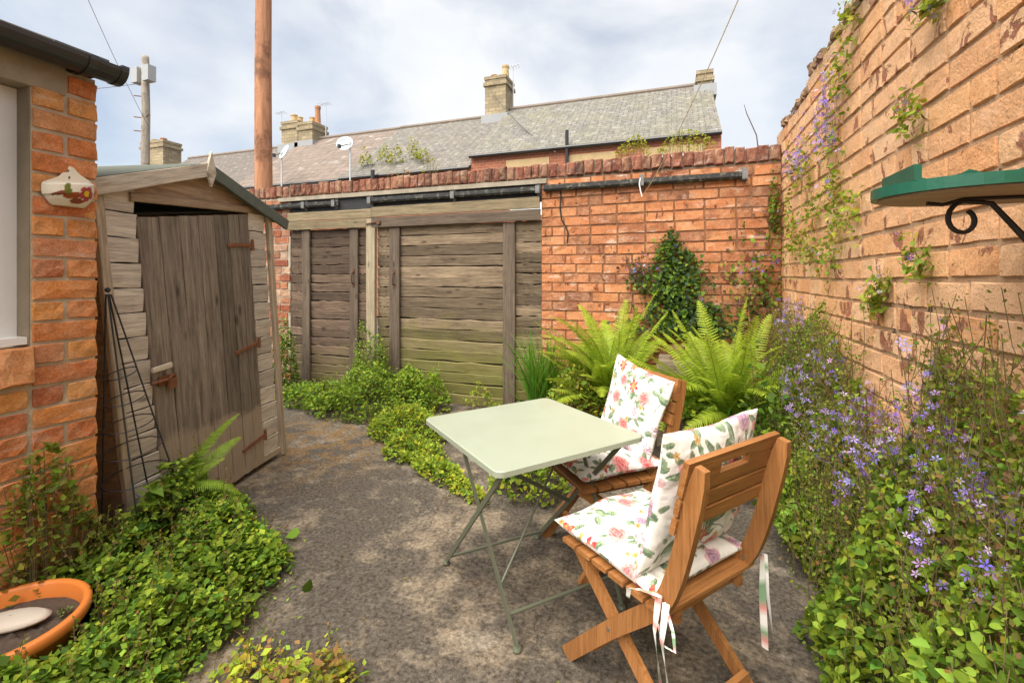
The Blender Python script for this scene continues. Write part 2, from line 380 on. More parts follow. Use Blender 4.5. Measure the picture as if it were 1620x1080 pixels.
class Bricks:
    def __init__(s, L, h, dep, mat, n=8, rough=0.004, rnd=0.006, seed=1):
        s.L, s.h = L, h
        s.full = [brick_mesh('brick', L, h, dep, mat, seed * 100 + i, rough, rnd) for i in range(n)]
        s.half = [brick_mesh('brick', L / 2 - .006, h, dep, mat, seed * 100 + 50 + i, rough, rnd) for i in range(n)]
    def lay(s, parent, mw, x0, x1, courses, ch, joint=0.012, proud=0.008, keep=None, stuff=None, hdr=0.15, seed=3, jit=0.0025, z0=0.0, stuffmat=None, wave=0.0):
        r = random.Random(seed); mb = MB(); cnt = 0
        for c in courses:
            x = x0 - (s.L / 2 + joint / 2 if c % 2 else 0) - r.random() * .03
            while x < x1:
                half = r.random() < hdr; L = s.L / 2 - .006 if half else s.L
                a, b = max(x, x0), min(x + L, x1)
                xx = x; x += L + joint
                if b - a < 0.035: continue
                zc = z0 + c * ch + joint * .5; xm = (a + b) / 2
                if keep and not keep(xm, zc): continue
                me = r.choice(s.half if half else s.full)
                wv = wave * math.sin(xm * 2.1 + c * .35) if wave else 0
                m = mw @ T(a, -proud + r.gauss(0, jit), zc + r.gauss(0, .0012) + wv) @ Matrix.Rotation(r.gauss(0, .006), 4, 'Y') @ Matrix.Rotation(r.gauss(0, .004), 4, 'Z') @ Matrix.Diagonal(((b - a) / L, 1, 1, 1))
                if stuff and stuff(xm, zc):
                    mb.add([m @ v.co for v in me.vertices], [tuple(p.vertices) for p in me.polygons])
                else:
                    put('brick', me, parent, m); cnt += 1
        if mb.v:
            o = put('lower_bricks', mesh('lower_bricks', mb.v, mb.f, stuffmat or s.full[0].materials[0]), parent); o['kind'] = 'stuff'
        return cnt
def core(name, x0, x1, y0, y1, z0, z1, mat, parent):
    mb = MB(); mb.box(x0, x1, y0, y1, z0, z1); return mb.build(name, mat, parent)
YB = 4.40
CH = 0.0935
orange = brick_mat('painted_orange_brick', [(0.0, (0.24, 0.095, 0.055)), (0.15, (0.40, 0.15, 0.065)), (0.5, (0.50, 0.185, 0.075)), (0.8, (0.54, 0.22, 0.09)), (1.0, (0.32, 0.125, 0.065))],
                   flake=(0.25, 0.075, 0.04), flake_at=0.60, dirt_amt=0.9, eff=0.75, bs=0.6)
redb = brick_mat('weathered_red_brick', [(0.0, (0.20, 0.05, 0.03)), (0.3, (0.36, 0.10, 0.05)), (0.55, (0.44, 0.15, 0.07)), (0.75, (0.40, 0.20, 0.13)), (1.0, (0.50, 0.34, 0.24))], dirt_amt=0.4, eff=0.7)
coping_m = brick_mat('coping_brick', [(0.0, (0.12, 0.055, 0.04)), (0.35, (0.25, 0.085, 0.055)), (0.7, (0.31, 0.115, 0.075)), (1.0, (0.32, 0.18, 0.125))], dirt_amt=0.7, eff=0.35, bs=0.8)
mort_o = mortar_mat('orange_washed_mortar', (0.15, 0.07, 0.035), (0.36, 0.17, 0.085))
mort_g = mortar_mat('grey_mortar', (0.30, 0.25, 0.19), (0.52, 0.45, 0.35))
mort_d = mortar_mat('dark_mortar', (0.12, 0.09, 0.07), (0.36, 0.29, 0.22))
# back wall, right of the gates
bw = thing('brick_wall', 'orange painted brick wall between the gates and the corner with soldier brick coping', 'wall', (-0.2, YB + .11, 0))
core('mortar', -1.236, 0.874, YB + .002, YB + .22, -0.05, 2.345, mort_o, bw)
Bricks(0.243, CH - .011, 0.05, orange, 10, 0.0013, 0.003, 11).lay(bw, T(0, YB, 0), -1.236, 0.868, range(25), CH, proud=0.0055, jit=0.0012, hdr=0.12, seed=21, wave=0.006)
crack = MB(); pts = [(-1.05, 2.30), (-1.035, 2.16), (-1.045, 2.05), (-1.03, 1.93), (-0.99, 1.87), (-0.965, 1.80), (-0.975, 1.70)]
for (xa, za), (xb, zb) in zip(pts[:-1], pts[1:]):
    crack.add([(xa - .008, YB - .0135, za), (xa + .008, YB - .0135, za), (xb + .007, YB - .0135, zb), (xb - .007, YB - .0135, zb)], [(0, 1, 2, 3)])
crack.build('crack', plain('crack_shadow', (0.03, 0.02, 0.015), 1, bmp=0), bw)
cop = [brick_mesh('coping_brick', 0.079, 0.135, 0.24, coping_m, 900 + i, 0.004, 0.010) for i in range(12)]
def coping(parent, x0, x1, seed):
    r = random.Random(seed); x = x0
    while x < x1 - .05:
        me = r.choice(cop); w = r.uniform(.90, 1.12)
        put('coping_brick', me, parent, T(x, YB - .016 + r.gauss(0, .005), 2.362 + r.gauss(0, .004)) @ Matrix.Rotation(r.gauss(0, .022), 4, 'Y') @ Matrix.Diagonal((w, 1, r.uniform(.93, 1.06), 1)))
        x += .079 * w + r.uniform(.004, .012)
coping(bw, -4.46, 0.87, 5)
core('coping_bed', -4.46, 0.87, YB + .012, YB + .215, 2.3455, 2.47, mort_d, bw)
# lintel and ledge over the gates
steel = plain('black_painted_steel', (0.018, 0.018, 0.019), 0.45, 0.0, 0.5, 9, 0.2)
m, n, l, b = nodes('scuffed_black_board'); w = wpos(n)
l.new(mix(n, l, ramp(n, l, noise(n, l, coords(n, l, 'World', scale=(4, 4, 9)), 2, 8, 0.75), [(0.6, 0.0), (0.68, 0.6)]), (0.016, 0.016, 0.018), (0.30, 0.32, 0.34)), b.inputs['Base Color']); b.inputs['Roughness'].default_value = 0.6
core('lintel', -4.46, -1.2365, YB + .004, YB + .2, 2.155, 2.298, m, bw)
lg = plain('stained_concrete', (0.30, 0.26, 0.20), 0.95, var=0.6, scale=9, bmp=0.5)
core('ledge', -4.62, -1.18, YB - .035, YB + .215, 2.2985, 2.345, lg, bw)
# back wall, left of the gates
bw2 = thing('brick_wall', 'red brick wall left of the gates, partly hidden by the shed', 'wall', (-5.6, YB + .11, 0))
core('mortar', -8.0, -4.462, YB + .002, YB + .22, -0.05, 2.345, mort_g, bw2)
Bricks(0.225, CH - .012, 0.05, redb, 8, 0.0012, 0.003, 12).lay(bw2, T(0, YB, 0), -6.6, -4.462, range(25), CH, proud=0.007, hdr=0.3, seed=22, keep=lambda x, z: x > -5.3 or z > 1.6)
coping(bw2, -7.0, -4.48, 6)
core('coping_bed', -8.0, -4.465, YB + .012, YB + .215, 2.3455, 2.47, mort_d, bw2)
# rail along the wall over the gates
rail_m = plain('lichened_black_rail', (0.035, 0.036, 0.034), 0.6, 0.0, 0.7, 14, 0.3)
m2, n, l, b = nodes('lichened_black_rail2'); w = wpos(n)
l.new(mix(n, l, ramp(n, l, noise(n, l, w, 18, 8, 0.75), [(0.52, 0.0), (0.66, 0.75)]), (0.022, 0.022, 0.022), (0.23, 0.23, 0.17)), b.inputs['Base Color']); b.inputs['Roughness'].default_value = 0.6
def rail(label, x0, x1, z, brs):
    t = thing('gutter', label, 'gutter', ((x0 + x1) / 2, YB - .07, z))
    mb = MB(); mb.extrude([(-.035 + .0, 0), (0, 0)], 0, 1) if False else None
    poly = [(.0, -.030), (.042, -.030), (.056, -.012), (.058, .028), (.050, .028), (.048, -.008), (.038, -.020), (.006, -.020), (.004, .030), (.0, .030)]
    V = [(x0, YB - .012 - a, z + c) for a, c in poly] + [(x1, YB - .012 - a, z + c) for a, c in poly]; k = len(poly)
    mb.add(V, [tuple(range(k)), tuple(range(2 * k - 1, k - 1, -1))] + [(i, i + k, (i + 1) % k + k, (i + 1) % k) for i in range(k)])
    mb.build('channel', m2, t)
    for xb in brs:
        q = MB(); q.box(xb - .022, xb + .022, YB - .076, YB - .009, z - .040, z - .031); q.box(xb - .022, xb + .022, YB - .078, YB - .0705, z - .0312, z + .036); q.box(xb - .018, xb + .018, YB - .0125, YB + .004, z - .06, z + .075)
        q.build('bracket', plain('bracket_grey', (0.16, 0.16, 0.16), 0.6, 0, 0.6, 30), t)
    return t
rail('short lichened black gutter length over the narrow gate', -4.75, -3.72, 2.235, [-4.2, -3.75])
rail('black gutter length fixed to the lintel over the wide gate', -3.28, -1.235, 2.24, [-3.25, -2.2, -1.26])
rail('black gutter length on the bare orange brick wall with a grey end cap', -1.20, 0.60, 2.246, [-0.27, 0.585])
# ------------------------------------------------------------------ gates
gd = wood_mat('gate_boards', (0.31, 0.235, 0.155), (0.06, 0.04, 0.028), rand=0.42, green=(0.26, 0.26, 0.055), gh=0.95, knots=True)
gdl = wood_mat('gate_boards_dark', (0.215, 0.15, 0.105), (0.045, 0.030, 0.022), rand=0.42, green=(0.22, 0.21, 0.07), gh=0.62, knots=True)
gbat = wood_mat('gate_battens', (0.17, 0.13, 0.095), (0.06, 0.042, 0.031), rand=0.2)
ghead = wood_mat('gate_header', (0.33, 0.265, 0.16), (0.12, 0.09, 0.055), rand=0.22)
gpale = wood_mat('pale_post', (0.42, 0.36, 0.25), (0.22, 0.175, 0.115), rand=0.1)
handle_m = plain('rusty_iron', (0.12, 0.055, 0.03), 0.7, 0.3, 0.5, 30, 0.4)
def boards(t, x0, x1, mat, z1=1.945, n=18, seed=0):
    r = random.Random(seed); p = z1 / n
    for i in range(n):
        z = (i + .5) * p; wd = p * r.uniform(.90, .965)
        tl = 0.010
        a = Vector((x0, YB + .026 + r.gauss(0, .002), z + r.gauss(0, .003))); b_ = Vector((x1, YB + .026 + r.gauss(0, .002), z + r.gauss(0, .003)))
        plank('board', a, b_, (0, -1, -.14), wd, 0.018, mat, t, seed=seed * 50 + i, jit=0.0035, seg=9)
gap_shade_m = plain('gate_gap_shade', (0.035, 0.025, 0.018), 0.95, bmp=0)  # near-black panel added behind the boards: shade of the gaps put into colour
def pull(t, x, z):
    q = MB(); y = YB - .028
    q.tube([(x, y, z + .075), (x, y - .03, z + .055), (x, y - .034, z), (x, y - .03, z - .055), (x, y, z - .075)], [.007, .008, .009, .008, .007], 6)
    q.box(x - .016, x + .016, y - .005, y + .004, z + .055, z + .10); q.box(x - .016, x + .016, y - .005, y + .004, z - .10, z - .055)
    q.build('handle', handle_m, t)
g1 = thing('wooden_gate', 'narrow dark boarded gate beside the pale post and red brick wall', 'gate', (-3.88, YB, 0))
for k, (a, b_) in enumerate([(-4.455, -4.20), (-4.198, -3.497), (-3.495, -3.30)]): boards(g1, a, b_, gdl, seed=31 + k)
for xa, zb in ((-4.198, 1.95), (-3.497, 1.95)): plank('batten', (xa, YB + .002, 0.0), (xa, YB + .002, zb), (0, -1, 0), 0.115, 0.028, gbat, g1)
for z in (1.992, 2.098): plank('header_board', (-4.455, YB - .03, z), (-3.235, YB - .03, z - .004), (0, -1, 0), 0.102, 0.022, ghead, g1)
pull(g1, -3.497, 1.36); core('gap_shade_panel', -4.45, -3.31, YB + .034, YB + .046, 0.0, 1.93, gap_shade_m, g1)
g2 = thing('wooden_gate', 'wide green stained boarded gate between the pale post and orange wall', 'gate', (-2.2, YB, 0))
for k, (a, b_) in enumerate([(-3.185, -2.945), (-2.943, -1.578), (-1.576, -1.238)]): boards(g2, a, b_, gd, seed=41 + k, n=17 + (k == 2))
for xa in (-2.943, -1.577): plank('batten', (xa, YB + .002, 0.0), (xa, YB + .002, 1.93), (0, -1, 0), 0.13, 0.03, gbat, g2)
for z, x1 in ((1.985, -1.238), (2.105, -1.246)): plank('header_board', (-3.228, YB - .033, z), (x1, YB - .033, z + .004), (0, -1, 0), 0.112, 0.022, ghead if z > 2 else gbat, g2)
pull(g2, -2.943, 1.35); core('gap_shade_panel', -3.18, -1.24, YB + .034, YB + .046, 0.0, 1.89, gap_shade_m, g2)
q = MB(); q.tube([(-3.30, YB - .065, 1.97), (-3.14, YB - .065, 1.99)], .008, 6); q.tube([(-3.125, YB - .075, 1.985), (-3.125, YB - .045, 1.985)], .026, 10); q.build('bolt', handle_m, g2)
gp = thing('gate_post', 'pale grey wooden post between the two gates', 'post', (-3.245, YB, 0))
plank('post', (-3.245, YB - .008, -0.02), (-3.245, YB - .008, 2.03), (0, -1, 0), 0.118, 0.045, gpale, gp)
# ------------------------------------------------------------------ right hand boundary wall
XR = 0.874; CR = 0.1046
peach = brick_mat('flaking_peach_painted_brick', [(0.0, (0.76, 0.39, 0.19)), (0.3, (0.83, 0.47, 0.25)), (0.6, (0.85, 0.53, 0.31)), (0.85, (0.83, 0.45, 0.215)), (1.0, (0.75, 0.36, 0.16))],
                  flake=(0.50, 0.20, 0.115), flake_at=0.585, dirt=(0.40, 0.20, 0.10), dirt_amt=0.25, eff=0.2, bs=0.7, top=((0.46, 0.34, 0.23), 2.6))
mort_p = mortar_mat('peach_washed_mortar', (0.52, 0.32, 0.18), (0.80, 0.52, 0.31), 1.0)
_n, _l = mort_p.node_tree.nodes, mort_p.node_tree.links; _b = _n['Principled BSDF']
_src = _b.inputs['Base Color'].links[0].from_socket      # open, soot black joints here and there
_l.new(mix(_n, _l, ramp(_n, _l, noise(_n, _l, wpos(_n), 6.5, 6, 0.7), [(0.60, 0.0), (0.66, 1.0)]), _src, (0.06, 0.038, 0.026)), _b.inputs['Base Color'])
rw = thing('brick_wall', 'tall peach painted brick boundary wall with flaking paint and bellflowers', 'wall', (XR + .12, 2.0, 0))
core('mortar', XR + .004, XR + .23, -2.2, 4.62, -0.05, 2.62, mort_p, rw)
core('mortar', XR + .004, XR + .23, -2.2, 3.65, 2.621, 2.715, mort_p, rw)
RW = frame((XR, 0, 0), (0, -1, 0), y=(1, 0, 0))      # local x runs towards the camera (-y), y into the wall
RB = Bricks(0.238, CR - .014, 0.06, peach, 14, 0.0015, 0.004, 13)
print('right wall bricks', RB.lay(rw, RW, -4.40, 0.6, range(26), CR, joint=0.011, proud=0.0032, hdr=0.30, seed=23, jit=0.0012, wave=0.006,
      keep=lambda x, z: z < 2.55 or x > -3.65, stuff=lambda x, z: z < 0.62 or x > -1.35))
capm = brick_mat('worn_wall_top', [(0.0, (0.24, 0.15, 0.09)), (0.5, (0.36, 0.23, 0.14)), (1.0, (0.44, 0.27, 0.16))], dirt_amt=0.6, bs=1.0)
CB = [brick_mesh('coping_brick', 0.10, 0.09, 0.25, capm, 950 + i, 0.007, 0.014) for i in range(10)]
r = random.Random(77); y = 4.38
while y > 1.0:
    zt = 2.613 if y > 3.65 else 2.712
    put('coping_brick', r.choice(CB), rw, RW @ T(-y, -.012 + r.gauss(0, .008), zt + r.gauss(0, .006)) @ Matrix.Rotation(r.gauss(0, .04), 4, 'Y') @ Matrix.Diagonal((r.uniform(.9, 1.1), 1, r.uniform(.6, 1.0), 1))); y -= .114
# ------------------------------------------------------------------ brick outbuilding on the left
XH, YH, CHH = -2.368, 1.269, 0.085
ob = thing('brick_outbuilding', 'orange red brick outbuilding with a white window and black gutter', 'building', (-3.2, 0.2, 0))
hb = brick_mat('orange_red_brick', [(0.0, (0.52, 0.15, 0.065)), (0.25, (0.68, 0.21, 0.065)), (0.5, (0.78, 0.28, 0.075)), (0.75, (0.82, 0.36, 0.10)), (1.0, (0.64, 0.25, 0.12))], dirt=(0.14, 0.06, 0.04), dirt_amt=0.55, eff=0.4, bs=0.3)
mort_h = mortar_mat('buff_mortar', (0.48, 0.38, 0.25), (0.68, 0.56, 0.40), 0.7)
WY0, WY1, WZ0, WZ1 = 0.05, 1.05, 1.105, 2.115
for nm, a in (('mortar', (XH - .22, XH - .004, -1.6, YH - .004, -.05, .95)), ('mortar', (XH - .22, XH - .004, WY1 + .004, YH - .004, .951, 2.225)), ('mortar', (XH - .22, XH - .004, -1.6, WY0, .951, 2.225)), ('mortar', (-4.6, XH - .221, YH - .22, YH - .004, -.05, 2.225))):
    core(nm, *a, mort_h, ob)
FB = {k: [brick_mesh('brick', L, CHH - .0105, 0.05, hb, 300 + 20 * i + q, 0.0018, 0.0035) for q in range(8)] for i, (k, L) in enumerate((('s', 0.212), ('h', 0.1005)))}
r = random.Random(5); low = MB()
HF = frame((XH, 0, 0), (0, 1, 0), y=(-1, 0, 0)); HE = frame((0, YH, 0), (-1, 0, 0), y=(0, -1, 0))
for c in range(26):
    z = c * CHH + .006; y = YH; i = 0
    while y > -1.5:
        top_ = c * CHH + CHH > 2.13
        if top_ and i > 0: break
        k = 'h' if top_ else 's' if (c % 2 and i % 3 != 1) or (not c % 2 and i > 1 and i % 4 != 2) else 'h'; L = 0.212 if k == 's' else 0.1005
        ya = y - L; y = ya - .012; i += 1
        ym = ya + L / 2
        if WY0 - .02 < ym < WY1 and z > 0.93: continue
        m = HF @ T(ya, -.004 + r.gauss(0, .0015), z + r.gauss(0, .001)) @ Matrix.Rotation(r.gauss(0, .004), 4, 'Y')
        if ya > 0.35: put('brick', r.choice(FB[k]), ob, m)
        else: me = FB[k][0]; low.add([m @ v.co for v in me.vertices], [tuple(p.vertices) for p in me.polygons])
    x = -XH + .0; i = 0
    while x < 4.5:
        k = 's' if (c % 2 == 0 and i == 0) or i > 0 else 'h'; L = 0.212 if k == 's' else 0.1005; i += 1
        m = HE @ T(x, -.004, z); me = FB[k][1]; low.add([m @ v.co for v in me.vertices], [tuple(p.vertices) for p in me.polygons]); x += L + .012
o = put('lower_bricks', mesh('lower_bricks', low.v, low.f, hb), ob); o['kind'] = 'stuff'
rev = plain('brown_render', (0.235, 0.185, 0.125), 0.9, var=0.3, scale=14, bmp=0.4)
core('window_reveal', XH - .12, XH - .006, WY1 - .0, WY1 + .0035, WZ0, WZ1, rev, ob)
lm = plain('weathered_stone', (0.30, 0.24, 0.165), 0.95, var=0.45, scale=10, bmp=0.6)
core('lintel', XH - .2, XH + .006, -0.1, 1.158, WZ1 + .0015, 2.232, lm, ob)
wp = plain('white_painted_wood', (0.74, 0.73, 0.70), 0.5, var=0.06, scale=5, bmp=0.1)
win = MB(); xw = XH - .085
win.box(xw - .06, xw, WY1 - .09, WY1 - .001, WZ0 + .03, WZ1 - .001); win.box(xw - .06, xw, WY0, WY0 + .09, WZ0 + .03, WZ1 - .001); win.box(xw - .061, xw - .001, WY0, WY1 - .09, WZ1 - .09, WZ1 - .001); win.box(xw - .061, xw - .001, WY0 + .09, WY1 - .09, WZ0 + .03, WZ0 + .13); win.box(xw - .059, xw - .003, .52, .57, WZ0 + .13, WZ1 - .09)
wo_ = win.build('window', wp, ob)
core('window_board', xw - .05, XH - .012, WY0, WY1 - .002, WZ0 + .002, WZ0 + .030, wp, wo_)
gl, n, l, b = nodes('window_glass'); b.inputs['Base Color'].default_value = (0.55, 0.58, 0.58, 1); b.inputs['Roughness'].default_value = 0.08; b.inputs['Specular IOR Level'].default_value = 0.6
core('pane', xw - .035, xw - .03, WY0 + .09, WY1 - .09, WZ0 + .13, WZ1 - .09, gl, wo_)
sb = [brick_mesh('sill_brick', 0.102, 0.145, 0.12, hb, 700 + i, 0.003, 0.006) for i in range(5)]
y = 0.955; i = 0
while y > -0.1:
    put('sill_brick', sb[i % 5], ob, HF @ T(y, -.035, 0.955) @ Matrix.Rotation(-.10, 4, 'X')); y -= .113; i += 1
core('sill_bed', XH - .18, XH - .0, -0.1, 1.05, 0.955, 1.09, mort_h, ob)
gb = plain('black_plastic', (0.022, 0.021, 0.021), 0.32, var=0.3, scale=6, bmp=0.05, spec=0.6)
gt = MB(); prof = [(math.cos(a) * .062, math.sin(a) * .062) for a in np.linspace(math.pi, 2 * math.pi, 13)] + [(math.cos(a) * .058, math.sin(a) * .058) for a in np.linspace(2 * math.pi, math.pi, 13)]
def along_y(mb, prof, xc, zc, y0, y1):
    k = len(prof); mb.add([(xc + a, y0, zc + c) for a, c in prof] + [(xc + a, y1, zc + c) for a, c in prof], [tuple(range(k))[::-1], tuple(range(k, 2 * k))] + [(i, (i + 1) % k, (i + 1) % k + k, i + k) for i in range(k)])
GX, GZ = XH + .082, 2.268
along_y(gt, prof, GX, GZ, -1.6, 1.30); gut = gt.build('gutter', gb, ob, smooth=False)
cap = MB(); disc = [(math.cos(a) * .066, math.sin(a) * .066) for a in np.linspace(math.pi, 2 * math.pi, 13)] + [(.066, .008), (-.066, .008)]
along_y(cap, disc, GX, GZ, 1.282, 1.31); cap.build('end_cap', gb, gut)
for yb in (1.17, 0.25):
    cl = MB(); along_y(cl, [(math.cos(a) * .0685, math.sin(a) * .0685) for a in np.linspace(math.pi * .98, 2.02 * math.pi, 13)] + [(math.cos(a) * .0625, math.sin(a) * .0625) for a in np.linspace(2.02 * math.pi, math.pi * .98, 13)], GX, GZ, yb, yb + .028)
    cl.box(XH - .0, GX - .055, yb, yb + .028, GZ - .05, GZ - .005); cl.build('clip', gb, gut)
core('fascia', XH - .05, XH + .012, -1.6, 1.262, 2.2335, 2.285, plain('dark_fascia', (0.03, 0.022, 0.018), 0.8), ob)
slt = plain('grey_slate', (0.10, 0.095, 0.09), 0.7, var=0.3, scale=14, bmp=0.3)
yy = -1.6; i = 0
while yy < 1.28:
    w_ = min(.30, 1.29 - yy); s_ = MB(); dz = .004 * (i % 2)
    s_.add([(XH + .055, yy, 2.296 + dz), (XH + .055, yy + w_ - .004, 2.296 + dz), (XH - .95, yy + w_ - .004, 2.698 + dz), (XH - .95, yy, 2.698 + dz), (XH + .055, yy, 2.308 + dz), (XH + .055, yy + w_ - .004, 2.308 + dz), (XH - .95, yy + w_ - .004, 2.710 + dz), (XH - .95, yy, 2.710 + dz)], BOXF)
    s_.build('slate', slt, ob); yy += w_; i += 1
# ceramic wall planter
def smooth01(x): return np.clip(x, 0, 1) ** 2 * (3 - 2 * np.clip(x, 0, 1))
pl_m = print_mat('glazed_ceramic', 0.18)
nu, nv = 56, 48; V = []; Cc = []
for j in range(nv + 1):
    t = j / nv; zz = -0.075 + .155 * t
    hw = 0.084 * math.sqrt(max(.01, 1 - (max(0, .45 - t) / .56) ** 2)) if t < .58 else 0.084 * (.30 + .70 * (.5 + .5 * math.cos(math.pi * min(1, (t - .58) / .34)))) * math.sqrt(max(.0, 1 - (max(0, t - .86) / .1401) ** 2))
    dep = (0.060 * math.sin(min(1, t / .55 + .25) * math.pi / 2) if t < .60 else 0.060 * max(0, 1 - (t - .60) / .03)) if t < .63 else 0.004
    for i in range(nu + 1):
        a = -math.pi / 2 + math.pi * i / nu; s_ = math.sin(a)
        px, pz = hw * s_, zz + (.012 * s_ if t > .3 else 0)
        V.append((px, -max(.004, dep * math.cos(a)) if t < .63 else -.006 * (1 if 0 < i < nu else 0), pz))
        col = np.array((0.74, 0.66, 0.52)); fx, fz = px - .036, zz + .022; rr = math.hypot(fx, fz); an = math.atan2(fz, fx)
        if t < .62:
            if rr < .030 * (0.72 + .28 * abs(math.cos(2.5 * an + .6))): col = np.array((0.42, 0.05, 0.055)) * (0.7 + 12 * rr)
            if rr < .011: col = np.array((0.75, 0.48, 0.02))
            if abs(rr - .0125) < .0015: col = np.array((0.12, 0.02, 0.01))
            for (lx, lz, lr, la, lc) in ((-.012, -.032, .030, .2, (0.30, 0.07, 0.015)), (-.052, -.026, .024, .4, (0.20, 0.05, 0.02)), (-.028, -.01, .022, 1.7, (0.13, 0.14, 0.02)), (-.03, .006, .016, 1.2, (0.16, 0.18, 0.03)), (.01, -.052, .026, .1, (0.25, 0.06, 0.02))):
                dx, dz_ = px - lx, zz - lz; u_ = dx * math.cos(la) + dz_ * math.sin(la); v_ = -dx * math.sin(la) + dz_ * math.cos(la)
                if (u_ / lr) ** 2 + (v_ / (lr * .45)) ** 2 < 1 and rr > .028: col = np.array(lc)
        if abs(px) < .003 and .036 < zz < .050: col = np.array((0.05, 0.04, 0.03))
        Cc.append(col)
Fs = [(j * (nu + 1) + i, j * (nu + 1) + i + 1, (j + 1) * (nu + 1) + i + 1, (j + 1) * (nu + 1) + i) for j in range(nv) for i in range(nu)]
nb = len(V); V += [(x, .004, z) for x, y_, z in V[:nb]]; Cc += Cc[:nb]
per = [i for i in range(nu + 1)] + [j * (nu + 1) + nu for j in range(1, nv + 1)] + [nv * (nu + 1) + i for i in range(nu - 1, -1, -1)] + [j * (nu + 1) for j in range(nv - 1, 0, -1)]
Fs += [(per[(k + 1) % len(per)], per[k], per[k] + nb, per[(k + 1) % len(per)] + nb) for k in range(len(per))]
pp = put('wall_planter', mesh('wall_planter', V, Fs, pl_m, True, np.array(Cc)), None, HF @ T(1.165, -.011, 1.735))
tag(pp, 'small white glazed wall pocket with a painted red flower hung on brick', 'planter')
# ------------------------------------------------------------------ leaning garden shed
BLv, BRv = Vector((-2.587, 1.566, 0)), Vector((-2.839, 2.682, 0)); ES = (BRv - BLv).normalized(); ED = Vector((-ES.y, ES.x, 0))
def SP(s, d, z): return BLv + ES * s + ED * d + Vector((.04 * z, -.113 * z, z))
shed = thing('garden_shed', 'leaning weathered timber garden shed with a sagging plank door', 'shed', tuple(SP(.57, .5, 0)))
UPV = (SP(0, 0, 1) - SP(0, 0, 0)).normalized()
clad = wood_mat('shed_cladding', (0.76, 0.67, 0.56), (0.33, 0.26, 0.195), rand=0.2)
clad2 = wood_mat('shed_gable_boards', (0.58, 0.41, 0.26), (0.24, 0.145, 0.085), rand=0.2)
doorm = wood_mat('shed_door_planks', (0.33, 0.265, 0.20), (0.075, 0.054, 0.04), rand=0.26, tide=(0.45, (0.52, 0.40, 0.28)))
trim = wood_mat('shed_trim', (0.58, 0.46, 0.33), (0.27, 0.20, 0.135), rand=0.15)
barge_m = wood_mat('shed_bargeboard', (0.74, 0.64, 0.51), (0.40, 0.31, 0.22), rand=0.1)
felt = plain('green_grey_roof_felt', (0.105, 0.115, 0.09), 0.95, var=0.35, scale=20, bmp=0.6)
rust = plain('rust', (0.20, 0.075, 0.03), 0.85, 0.0, 0.5, 40, 0.5)
dark = plain('cladding_gap_shade', (0.03, 0.022, 0.016), 0.95, bmp=0)  # shade between the cladding boards, put into the colour
FN = -ED    # outward normal of the front
WS, PZ, EZ, SD = 1.165, 2.0, 1.785, 1.45
def splank(nm, a, b_, wd, th, mat, par=shed, nrm=FN, **k): return plank(nm, a, b_, nrm, wd, th, mat, par, **k)
nz_ = 14; pt = 1.735 / nz_
for i in range(nz_):
    z = .075 + (i + .5) * pt
    for (s0, s1) in ((-0.045, 0.147), (0.968, WS - .03)):
        s0b, s1b = s0 - .0, s1 + .0
        splank('cladding_board', SP(s0b, 0, z), SP(s1b, 0, z), pt * .95, .014, clad, nrm=FN - Vector((0, 0, .055)), seg=3, jit=.0015)
# gable over the door
def gz(s): return PZ - abs(s - .60) * .33
gbm = MB()
for (a0, a1, zl0, zl1) in ((0.0, WS, 1.80, 1.80),):
    pts_ = [SP(-.05, -.004, 1.79), SP(WS, -.004, 1.80), SP(WS, -.004, gz(WS)), SP(.60, -.004, PZ), SP(-.05, -.004, gz(-.05))]
mg = frame(SP(0, 0, 1.79), ES, y=ED); mi = mg.inverted()
loc = [mi @ p for p in pts_]; gbm.add([tuple(p) for p in loc] + [(p.x, p.y + .016, p.z) for p in loc], [(0, 1, 2, 3, 4), (9, 8, 7, 6, 5)] + [(i, i + 5, (i + 1) % 5 + 5, (i + 1) % 5) for i in range(5)])
gbm.build('gable_board', clad2, shed, mg)
splank('door_head', SP(.12, -.008, 1.765), SP(.985, -.008, 1.825), .045, .022, clad2)
for s_, w_ in ((-.065, .045), (WS - .012, .045)): splank('corner_post', SP(s_ + .02, -.008, .02), SP(s_ + .02, -.008, 1.80), w_, .03, trim)
# door
NP = 7; D0, D1 = .147, .962
dr = put('door', None, shed, T(*SP(.55, -.03, 0)))
def dtop(s): return 1.668 + (s - D0) / (D1 - D0) * .125
def dbot(s): return -.005 + (s - D0) / (D1 - D0) * .03
ws_ = [1.08, 1.1, 1.12, 1.05, 1.0, .85, .8]; tot = sum(ws_); sacc = D0
for i in range(NP):
    wd = (D1 - D0) * ws_[i] / tot; sc_ = sacc + wd / 2; sacc += wd
    dd = -.006 - .001 * (i % 2)
    p0, p1 = SP(sc_, dd, dbot(sc_) + .015), SP(sc_, dd, dtop(sc_))
    plank('plank', p0, p1, FN, wd - .005, .018, doorm, dr, jit=.0012, seg=8)
for (z, tl) in ((1.59, -.0), (.915, -.025), (.24, -.02)):
    h_ = plank('hinge', SP(.985, -.026, z), SP(.745, -.026, z - .02 + tl), FN, .026, .006, rust, dr, seg=3, jit=.0006)
    q = MB(); q.tube([SP(.972, -.034, z - .04), SP(.972, -.034, z + .035)], .010, 8); q.build('hinge_pin', rust, h_)
lk = MB(); lk.box(-.05, .06, -.008, 0, -.025, .025); lk.tube([(-.10, -.014, -.0), (.02, -.014, .004)], .009, 8); lk.tube([(.0, -.022, .01), (.016, -.03, .03), (.034, -.022, .012)], .006, 6); lk.box(-.004, .036, -.034, -.012, -.045, .006)
lm_ = frame(SP(.22, -.026, .815), ES, y=ED); latch = lk.build('latch', rust, dr, lm_)
